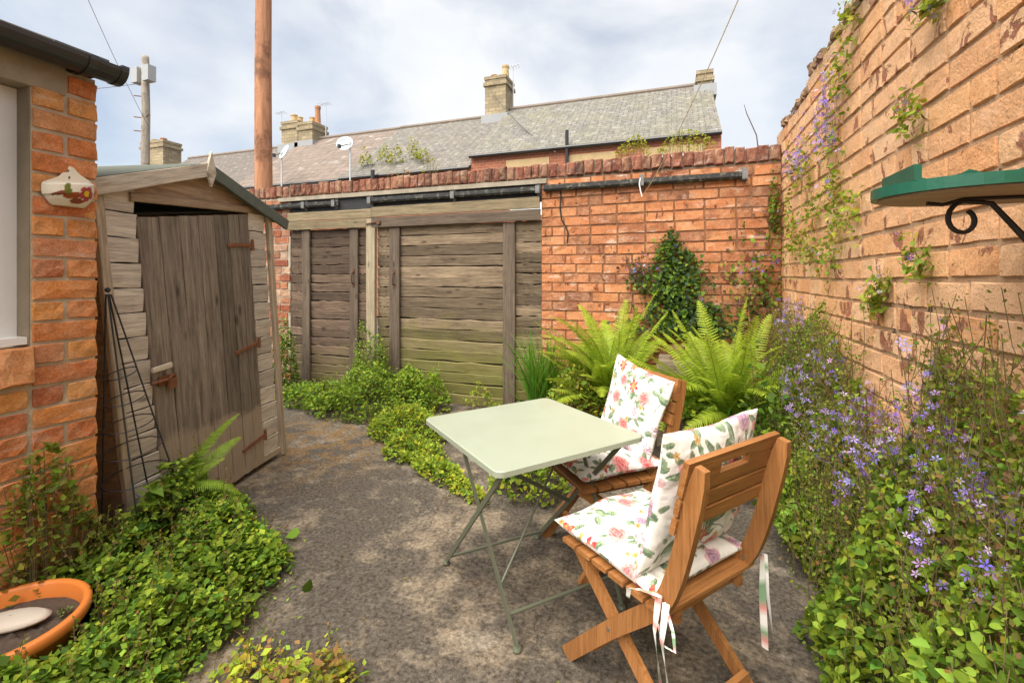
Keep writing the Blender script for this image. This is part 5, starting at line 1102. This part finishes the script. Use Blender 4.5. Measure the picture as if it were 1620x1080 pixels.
# ground cover in the front left
def cover(name, label, poly, n, size, cols, hfun, tv=LEAF_V, tf=LEAF_F, par=None, spikes=0):
    t = thing(name, label, 'ground cover', (sum(p[0] for p in poly) / len(poly), sum(p[1] for p in poly) / len(poly), 0)); t['kind'] = 'stuff'
    xs, ys = [p[0] for p in poly], [p[1] for p in poly]; X = rng.uniform(min(xs), max(xs), n * 3); Y = rng.uniform(min(ys), max(ys), n * 3); ins = np.zeros(n * 3, bool); j = len(poly) - 1
    for i in range(len(poly)):
        xi, yi, xj, yj = *poly[i], *poly[j]; ins ^= ((yi > Y) != (yj > Y)) & (X < (xj - xi) * (Y - yi) / (yj - yi + 1e-12) + xi); j = i
    d = np.full(n * 3, 9.0)                      # distance to the outline: thinner, lower cover near it
    for i in range(len(poly)):
        a, b_ = np.array(poly[i - 1]), np.array(poly[i]); ab = b_ - a; tt = np.clip(((X - a[0]) * ab[0] + (Y - a[1]) * ab[1]) / (ab @ ab), 0, 1); d = np.minimum(d, np.hypot(X - a[0] - tt * ab[0], Y - a[1] - tt * ab[1]))
    d = d - .16 * vnoise(X, Y, 98, 5.5) * (X > -2.2); ok = ins & (rng.rand(n * 3) < np.clip(.06 + d / .10, 0.012, 1)) & (np.hypot(X - PX, Y - PY) > PR + .012); X, Y, d = X[ok][:n], Y[ok][:n], d[ok][:n]; m = len(X)
    H = hfun(X, Y) * np.clip(.15 + np.maximum(d, 0) / .22, 0, 1) * (.55 + .9 * vnoise(X, Y, 8, 7)); z = H * (1 - .8 * rng.rand(m) ** 2) + .008
    D = rng.normal(0, 1, (m, 3)); D[:, 2] = D[:, 2] * .3 - .1; Nn = unit(np.stack([rng.normal(0, .6, m), rng.normal(0, .6, m), np.ones(m)], -1)); P = np.stack([X, Y, z], -1)
    S = size * rng.uniform(.35, 1.0, m) ** 1.0 * np.where(rng.rand(m) < .12, 1.9, 1.15) * (.75 + .5 * vnoise(X, Y, 18, 3)); Cc = pal(m, cols) * (.75 + .6 * vnoise(X, Y, 28, 2.2))[:, None]
    h_ = rng.rand(m) < .62
    part('leaves', scatter(tv, tf, (P - unit(D) * S[:, None] * .5)[h_], D[h_], Nn[h_], S[h_], Cc[h_]), t, 'stuff')
    h_ = ~h_; part('small_leaves', scatter(SMALL_V, SMALL_F, P[h_] + np.array((0, 0, .015)), D[h_] + np.array((0, 0, .5)), Nn[h_], S[h_] * .75, Cc[h_] * 1.2), t, 'stuff')
    k = rng.choice(m, m // 10); stems('stems', t, [[(P[i, 0] + rng.normal(0, .05), P[i, 1] + rng.normal(0, .05), 0), (P[i, 0], P[i, 1], P[i, 2] * .6), tuple(P[i])] for i in k], .0014)
    if spikes:
        L = []; VP = []; 
        for q_ in range(spikes):
            i = rng.randint(m); b0 = P[i]; hgt = rng.uniform(.05, .16); top = b0 + np.array((rng.normal(0, .03), rng.normal(0, .03), hgt)); L.append([tuple(b0), tuple(top)]); VP += [b0 + (top - b0) * s for s in np.linspace(.3, 1, 7)]
        VP = np.array(VP); k = len(VP); part('seed_heads', scatter(SMALL_V, SMALL_F, VP, rng.normal(0, 1, (k, 3)) + np.array((0, 0, .8)), rng.normal(0, 1, (k, 3)), np.full(k, .014), pal(k, [G_OLIVE, G_RUST, G_MID])), t, 'stuff'); stems('stalks', t, L, .001)
    return t
cover('ground_cover', 'thick leafy green ground cover round the orange pot and brick outbuilding', [(-2.36, .15), (-2.36, 1.25), (-2.50, 1.38), (-2.56, 1.60), (-2.58, 1.84), (-2.28, 1.95), (-1.90, 1.92), (-1.66, 1.78), (-1.47, 1.55), (-1.42, 1.30), (-1.32, 1.0), (-1.15, .6), (-1.1, .15)], 21000, .040, [G_MID, G_LITE, G_MID, G_LITE, G_DARK, G_MID],
      lambda X, Y: .20 + .10 * np.clip((-X - 2.0) / .4, 0, 1) + .06 * (Y > 1.5) * np.clip((-X - 2.1) / .3, 0, 1), spikes=320)
cover('ground_cover', 'sparse yellowish creeping weeds spreading over the concrete edge', [(-1.70, 1.42), (-1.40, 1.45), (-1.15, 1.40), (-.92, 1.34), (-.86, 1.05), (-.9, .5), (-1.5, .5), (-1.62, .95)], 1800, .036, [G_YEL, G_OLIVE, G_LITE, G_RUST], lambda X, Y: .075 + 0 * X, spikes=40)
wallshoots = mound('leafy_shoots', 'upright leafy shoots against the brick outbuilding wall above the ground cover', 'weeds', (-2.30, 1.12), .07, .20, .62, 900, .034, [G_OLIVE, G_MID, G_OLIVE], SMALL_V, SMALL_F, lump=.5)
mound('leafy_shoots', 'upright leafy shoots at the outbuilding corner beside the wire obelisk', 'weeds', (-2.28, 1.36), .12, .10, .44, 700, .036, [G_MID, G_LITE, G_OLIVE], lump=.45)
mound('leafy_shoots', 'leafy weeds along the foot of the shed door', 'weeds', (-2.36, 1.76), .20, .14, .22, 700, .034, [G_MID, G_LITE, G_RUST, G_MID], lump=.45)
# seedling in the pot
mound('seedling', 'tiny pale seedling growing in the orange pot soil', 'seedling', (PX + .075, PY + .13), .022, .022, .022, 22, .018, [(0.22, 0.32, 0.12)], SMALL_V, SMALL_F, base=.168)
# ---- ferns: each frond is a part
def frond_mesh(L, seed, droop, wmax=.13, cols=(G_LITE, G_YEL)):
    r = random.Random(seed); V = []; Fs = []; C = []; np_ = 42
    def path(t): return Vector((.03 * math.sin(t * 3 + seed) * L, L * (t - .18 * droop * t * t), L * (.62 * t - droop * .62 * t * t)))
    for i in range(1, np_):
        t = i / np_; p = path(t); tan = (path(t + .01) - path(t - .01)).normalized(); w_ = wmax * L / .8 * (min(1, (t + .03) / .22) ** .8) * (1 - t) ** .62 * 1.12 + .004
        for sg in (-1, 1):
            side = Vector((sg, 0, 0)); dirv = (side * .93 + tan * .42 + Vector((0, 0, -.10 + r.gauss(0, .05)))).normalized(); nrm = dirv.cross(tan).normalized() * sg; ns = 7
            base = len(V); col = np.array(cols[0]) * (1 - t) + np.array(cols[1]) * t; col = col * r.uniform(.8, 1.2); ns = 9; sp_ = L / np_ * .46
            for k in range(ns + 1):
                s = k / ns; c_ = p + dirv * (w_ * s) + Vector((0, 0, -.14 * w_ * s * s)); hw = sp_ * (1.0 if k % 2 == 0 else .62) * (1 - .86 * s ** 1.3) + .0004
                V += [c_ - tan * hw, c_ + tan * hw]; C += [col * (.85 + .25 * s)] * 2
            for k in range(ns): a = base + 2 * k; Fs += [(a, a + 1, a + 3), (a, a + 3, a + 2)]
    st = MB(); st.tube([path(t) for t in np.linspace(0, 1, 9)], [.0035 * (1 - .8 * t) for t in np.linspace(0, 1, 9)], 4, False); o = len(V); V += [Vector(v) for v in st.v]; C += [np.array((0.16, 0.17, 0.03))] * len(st.v); Fs += [(f[0] + o, f[1] + o, f[2] + o) for f in st.f] + [(f[0] + o, f[2] + o, f[3] + o) for f in st.f]
    return bulk('frond', np.array([tuple(v) for v in V]), np.array(Fs), fernm, np.array(C))
FERN = {}
def fern(label, c, L, n, seed, tilt=(28, 74), cols=((0.22, 0.37, 0.03), (0.40, 0.49, 0.045)), wmax=.11, az=None):
    t = thing('fern', label, 'fern', c); r = random.Random(seed); key = (cols, wmax)
    if key not in FERN: FERN[key] = [frond_mesh(.8, 40 + i, .30 + .15 * i, wmax, cols) for i in range(7)]
    for i in range(n):
        a = az(i, r) if az else 2 * math.pi * (i + r.uniform(-.3, .3)) / n * 2.4; el = r.uniform(*tilt); s = L / .8 * r.uniform(.5, 1.06)
        m = T(c[0] + r.gauss(0, .03), c[1] + r.gauss(0, .03), c[2]) @ Matrix.Rotation(a, 4, 'Z') @ Matrix.Rotation(rad(el - 32), 4, 'X') @ Matrix.Rotation(r.gauss(0, .25), 4, 'Y') @ Matrix.Scale(s, 4)
        put('frond', r.choice(FERN[key]), t, m)
    return t
fern('large bright fern in the dark pot beside the wide gate', (-.50, 3.98, .26), 1.10, 80, 1, (26, 87))
fern('bright fern growing from the grey half barrel planter', (.38, 3.56, .32), 0.86, 80, 2, (44, 87))
fern('small shaded fern in front of the leaning shed', (-2.42, 1.58, .26), .50, 12, 3, (20, 62), cols=((0.15, 0.28, 0.03), (0.30, 0.42, 0.04)), az=lambda i, r: rad(-120 + i * 13 + r.uniform(-8, 8)))
# sword leaved clump
def blades(label, c, n, h, spread, seed):
    r = np.random.RandomState(seed); V = []; Fs = []; C = []
    for i in range(n):
        a = r.rand() * 6.28; lean = r.rand() ** .8 * spread; hh = h * r.uniform(.6, 1.1); b0 = np.array((c[0] + r.normal(0, .07), c[1] + r.normal(0, .06), c[2])); o = len(V); w_ = r.uniform(.005, .010); col = np.array((0.075, 0.20, 0.02)) * r.uniform(.7, 1.5) * np.array((r.uniform(.8, 1.5), 1, 1)); pa = r.rand() * 3.14; pv = np.array((math.cos(pa), math.sin(pa), 0))
        for k in range(7):
            t = k / 6; p = b0 + np.array((math.cos(a) * lean * t ** 1.8, math.sin(a) * lean * t ** 1.8, hh * (t - .28 * lean * t ** 3))); ww = w_ * (1 - t) ** .5 + .0004; V += [p - pv * ww, p + pv * ww]; C += [col * (.7 + .5 * t)] * 2
        for k in range(6): Fs += [(o + 2 * k, o + 2 * k + 1, o + 2 * k + 3), (o + 2 * k, o + 2 * k + 3, o + 2 * k + 2)]
    t = thing('sword_leaf_plant', label, 'plant', c); part('blades', (np.array(V), np.array(Fs), np.array(C), fernm), t, 'stuff')
blades('clump of long green sword leaves beside the wide gate', (-1.16, 4.10, 0), 230, .86, .42, 4); blades('thin pale grass hanging over the barrel planter rim', (.16, 3.44, .34), 26, .20, .22, 5)
mound('geranium', 'round leaved plant trailing from the squat pot behind the table', 'plant', (-.76, 3.74), .30, .24, .36, 900, .05, [G_MID, G_LITE, G_OLIVE, G_YEL], base=.16)
mound('leafy_plant', 'broad leaved plant at the barrel planter beside the far chair', 'plant', (.14, 3.38), .16, .12, .26, 180, .075, [G_LITE, G_MID], base=.32)
mound('leafy_plant', 'dark leafy undergrowth between the barrel planter and peach wall', 'plant', (.62, 3.35), .26, .55, .78, 1900, .05, [G_DARK, G_DARK, G_MID, G_MID])
# ---- ivy and bellflowers on the walls
def on_wall(name, label, cat, origin, uax, nrm, pts, n, size, cols, thick=.05, flowers=None, group=None, stemcol=stemr, up_=0.0, tv=LEAF_V, tf=LEAF_F):
    """pts: function(n) -> (u, z, depth 0..1) on a wall through origin with axis uax and outward normal nrm"""
    o_, ua, nn = np.array(origin, float), np.array(uax, float), np.array(nrm, float); t = thing(name, label, cat, tuple(origin), group)
    u, z, dp = pts(n); P = o_ + u[:, None] * ua + np.stack([0 * z, 0 * z, z], -1) + (dp * thick)[:, None] * nn
    D = unit(nn * .5 + rng.normal(0, .55, (len(u), 3)) + np.array((0, 0, -.45 + up_))); Nn = unit(nn * .7 + rng.normal(0, .35, (len(u), 3)) + np.array((0, 0, .55))); S = size * rng.uniform(.5, 1.25, len(u))
    part('leaves', scatter(tv, tf, P - D * S[:, None] * .4, D, Nn, S, pal(len(u), cols)), t, 'stuff')
    if flowers:
        nf, fs = flowers; u, z, dp = pts(nf * 2); k = np.argsort(-z - rng.rand(len(z)) * .35)[:nf]; Pf = o_ + u[k, None] * ua + np.stack([0 * k, 0 * k, z[k] + .03], -1) + (dp[k] * thick + .02)[:, None] * nn
        part('flowers', scatter(FLW_V, FLW_F, Pf, unit(rng.normal(0, 1, (nf, 3))), unit(nn * 1.0 + rng.normal(0, .6, (nf, 3)) + np.array((0, 0, .3))), fs * rng.uniform(.6, 1.25, nf), pal(nf, PURP, .15)) + (petalm,), t, 'stuff')
    return t, P
def tri(n):
    t = rng.rand(n) ** .55; z = .95 * (1 - t); w_ = .03 + .38 * t ** .9 * (.55 + .9 * vnoise(z, z * 0, 7, 6)); u = rng.normal(0, .6, n) * w_ + .20 * t ** 1.4 - .05 + (vnoise(z, z * 0, 3, 5) - .5) * .16; return u, z + rng.normal(0, .02, n), rng.rand(n) * (.3 + t)
on_wall('ivy', 'dark ivy climbing to a point on the orange brick wall', 'ivy', (.0, YB - .012, .84), (1, 0, 0), (0, -1, 0), tri, 2700, .042, [G_DARK, (0.05, 0.10, 0.03), G_MID, (0.045, 0.075, 0.03)], thick=.12, flowers=(5, .02))
def blob(w_, h_): return lambda n: (rng.normal(0, w_, n), rng.normal(0, h_, n), rng.rand(n))
on_wall('trailing_bellflower', 'brownish purple bellflower tuft on the orange wall left of the ivy', 'bellflower', (-.30, YB - .012, 1.42), (1, 0, 0), (0, -1, 0), blob(.07, .07), 160, .032, [(0.10, 0.06, 0.05), G_DARK, (0.14, 0.08, 0.08)], thick=.06, flowers=(14, .014))
on_wall('trailing_bellflower', 'straggling bellflower in the corner of the orange and peach walls', 'bellflower', (.70, YB - .012, 1.25), (1, 0, 0), (0, -1, 0), blob(.13, .22), 520, .036, [G_DARK, G_MID, G_OLIVE, (0.12, 0.07, 0.05)], thick=.10, flowers=(22, .018))
on_wall('trailing_bellflower', 'green tuft hanging down the wall corner under the coping', 'bellflower', (.845, 4.36, 1.95), (0, -1, 0), (-1, -.3, 0), blob(.05, .15), 300, .032, [G_MID, G_OLIVE, G_DARK], thick=.07)
# the mass along the right wall
def banktop(y): return np.where(y > 2.55, 1.04, np.where(y > 1.98, .76, 1.14))
def mass(n):
    y = rng.uniform(.35, 4.25, n); top = banktop(y) + .22 * (vnoise(y, y * 0, 31, 2.2) - .5) * 2 + .12 * (vnoise(y, y * 0, 33, 9) - .5); z = top * rng.rand(n) ** 1.05
    q_ = z / np.maximum(top, .1); thk = .33 * np.clip(1 - q_ ** 1.1, 0.02, 1) + .02; thk = np.where(y > 3.2, thk * .8, thk); lum = .35 + 1.25 * vnoise(y, z, 41, 4.5); return y, z, np.clip(thk * lum * (1 - .55 * rng.rand(n) ** 2.0), .004, .55)
bell = thing('trailing_bellflower', 'long bank of bellflower leaves and purple blooms along the foot of the peach wall', 'bellflower', (XR - .15, 2.2, 0))
n = 27000; y, z, d = mass(n); P = np.stack([XR - .012 - d, y, z + .01], -1); D = unit(np.array((-.5, 0, -.35)) + rng.normal(0, .6, (n, 3))); Nn = unit(np.array((-.5, -.1, .6)) + rng.normal(0, .6, (n, 3)))
tone = vnoise(y, z, 51, 2.6)[:, None]; hi = np.clip((z - .55) / .5, 0, 1)[:, None]; Cc = pal(n, [G_MID, G_MID, G_LITE, G_LITE, G_DARK], .2) * (.72 + .6 * tone); rusty = pal(n, [G_OLIVE, G_MID, G_OLIVE, G_LITE], .2); sel = rng.rand(n, 1) < .06 + .55 * hi; Cc = np.where(sel, rusty, Cc)
S = .031 * rng.uniform(.3, 1.35, n) * (1 - .35 * hi[:, 0]); part('leaves', scatter(LEAF_V, LEAF_F, P - D * S[:, None] * .5, D, Nn, S, Cc), bell, 'stuff')
L = []; SPK = []; BL = []
for i in range(2300):
    yy = rng.uniform(.4, 4.2); z0 = rng.uniform(.05, float(banktop(np.array(yy))) - .08); h0 = rng.uniform(.10, .30); dx = rng.uniform(.02, .40) * max(.1, 1 - z0 * .8); p0 = np.array((XR - .02 - dx, yy, z0)); p1 = p0 + np.array((rng.normal(-.01, .04), rng.normal(0, .07), h0)); p1[0] = min(p1[0], XR - .015); pm = (p0 + p1) / 2 + np.array((rng.normal(0, .015), rng.normal(0, .02), 0)); L.append([tuple(p0), tuple(pm), tuple(p1)])
    for s in np.linspace(.1, 1, 12): SPK.append(p0 + (p1 - p0) * s + rng.normal(0, .010, 3))
    cl = vnoise(np.array([yy]), np.array([z0]), 61, 1.9)[0]
    if cl > .42 and z0 > .42 and rng.rand() < .22:
        for s in rng.uniform(.35, 1.1, rng.randint(5, 13)): BL.append(p0 + (p1 - p0) * s + rng.normal(0, .014, 3))
stems('stalks', bell, L, .0011, stemm); SPK = np.array(SPK); k = len(SPK); SPK[:, 0] = np.minimum(SPK[:, 0], XR - .012)
part('buds', scatter(SMALL_V, SMALL_F, SPK, rng.normal(0, 1, (k, 3)) + np.array((0, 0, .5)), rng.normal(0, 1, (k, 3)), rng.uniform(.009, .021, k), pal(k, [G_OLIVE, G_LITE, G_MID, G_OLIVE, (0.22, 0.13, 0.06)], .18)), bell, 'stuff')
BL = np.array(BL); BL[:, 0] = np.minimum(BL[:, 0], XR - .018); k = len(BL); print('blooms', k)
part('flowers', scatter(FLW_V, FLW_F, BL, unit(rng.normal(0, 1, (k, 3))), unit(np.array((-.8, -.25, .35)) + rng.normal(0, .5, (k, 3))), rng.uniform(.010, .019, k), pal(k, PURP, .18)) + (petalm,), bell, 'stuff')
# tufts rooted in the joints of the peach wall
tufts = [(3.02, 2.12, 1, .10, .19), (2.86, 2.44, 0, .07, .08), (2.72, 2.66, 0, .06, .07), (2.98, 1.83, 0, .08, .07), (3.55, 2.12, 1, .06, .10), (3.85, 2.15, 1, .05, .08), (3.35, 1.80, 0, .06, .06), (2.70, 1.70, 0, .06, .07), (3.45, 1.56, 0, .06, .07), (2.92, 1.62, 0, .05, .08), (3.75, 1.62, 0, .07, .08), (3.10, 1.48, 0, .06, .08), (2.10, 1.98, 0, .05, .04), (2.04, 1.42, 0, .035, .035), (2.35, 1.33, 0, .03, .03), (3.95, 1.75, 0, .06, .14), (2.42, 1.26, 0, .03, .03), (1.95, 2.30, 1, .03, .03)]
TL = {0: 'largest bellflower tuft of the peach wall, hung with long purple bloom spikes', 1: 'green tuft on the peach wall just above the longest purple blooms', 2: 'green tuft at the worn top edge of the peach wall', 4: 'purple flowering tuft on the peach wall next to the longest blooms', 5: 'purple flowering tuft high on the peach wall near the corner', 12: 'lone leafy tuft on the peach wall above the green bird tray', 13: 'tiny leaf tuft on bare peach wall below the bird tray', 15: 'tall narrow green tuft on the peach wall beside the wall corner', 17: 'small purple flowered sprig on the peach wall above the bird tray'}
for i, (yy, zz, fl, w_, h_) in enumerate(tufts):
    on_wall('wall_bellflower', TL[i] if i in TL else 'bellflower tuft in full purple bloom rooted in the peach wall' if fl else 'small green bellflower tuft rooted in a joint of the peach wall', 'bellflower', (XR - .010, yy, zz), (0, 1, 0), (-1, 0, 0), blob(w_, h_), int(70 + 5200 * w_ * h_), .030, [G_MID, G_YEL, G_OLIVE, G_LITE], thick=.07, flowers=(int(150 * (h_ / .17) ** 1.5) + 8, .016) if fl else (3, .014), group='bellflower tufts blooming on the peach wall' if fl else 'green bellflower tufts on the peach wall')
# weeds on the wall tops and in the far gutter
YG = [(0.33, 0.33, 0.03), (0.26, 0.27, 0.03), (0.40, 0.36, 0.05)]
for c, n_, w_, h_, lab in (((-.36, YB + .09, 2.50), 300, .17, .24, 'yellow green weed on the coping over the orange wall'), ((.12, YB + .10, 2.50), 420, .26, .22, 'wider yellow green weed on the coping near the wall corner'), ((-2.55, YB + .10, 2.50), 60, .10, .26, 'thin yellow weed stalk on the coping over the wide gate'), ((-2.95, YB + .1, 2.50), 50, .18, .10, 'low reddish weeds on the coping above the gate')):
    mound('wall_weed', lab, 'weeds', c[:2], w_, .07, h_, n_, .026, YG if 'reddish' not in lab else [G_RUST, (0.3, .12, .06)], SMALL_V, SMALL_F, base=c[2], lump=.45)
for x_, k in ((-10.6, 1.0), (-9.9, 1.2), (-9.3, .9), (-8.7, 1.3), (-8.2, .8)):
    mound('gutter_weed', 'yellow weed growing from the slate roof of the stepped house', 'weeds', (x_, YE + .45 * k), .28, .2, .55 * k, 120, .10, YG, SMALL_V, SMALL_F, base=5.15 + .3 * k, group='weeds growing on the slate roof')
# fallen leaves and crumbs on the concrete
k = 260; X = rng.uniform(-2.4, .4, k); Y = rng.uniform(1.2, 3.9, k); P = np.stack([X, Y, np.full(k, .010)], -1)
lit = put('leaf_litter', bulk('leaf_litter', *scatter(SMALL_V, SMALL_F, P, np.stack([rng.normal(0, 1, k), rng.normal(0, 1, k), rng.normal(0, .08, k)], -1), np.tile((0, 0, 1.0), (k, 1)) + rng.normal(0, .15, (k, 3)), rng.uniform(.006, .022, k), np.zeros((k, 3)))[:2], leafm, pal(k * 4, [(0.10, 0.06, 0.03), (0.22, 0.16, 0.08), G_OLIVE, (0.05, 0.035, 0.025)])), None)
lit['kind'] = 'stuff'; lit['label'] = 'scattered dead leaf crumbs on the concrete'
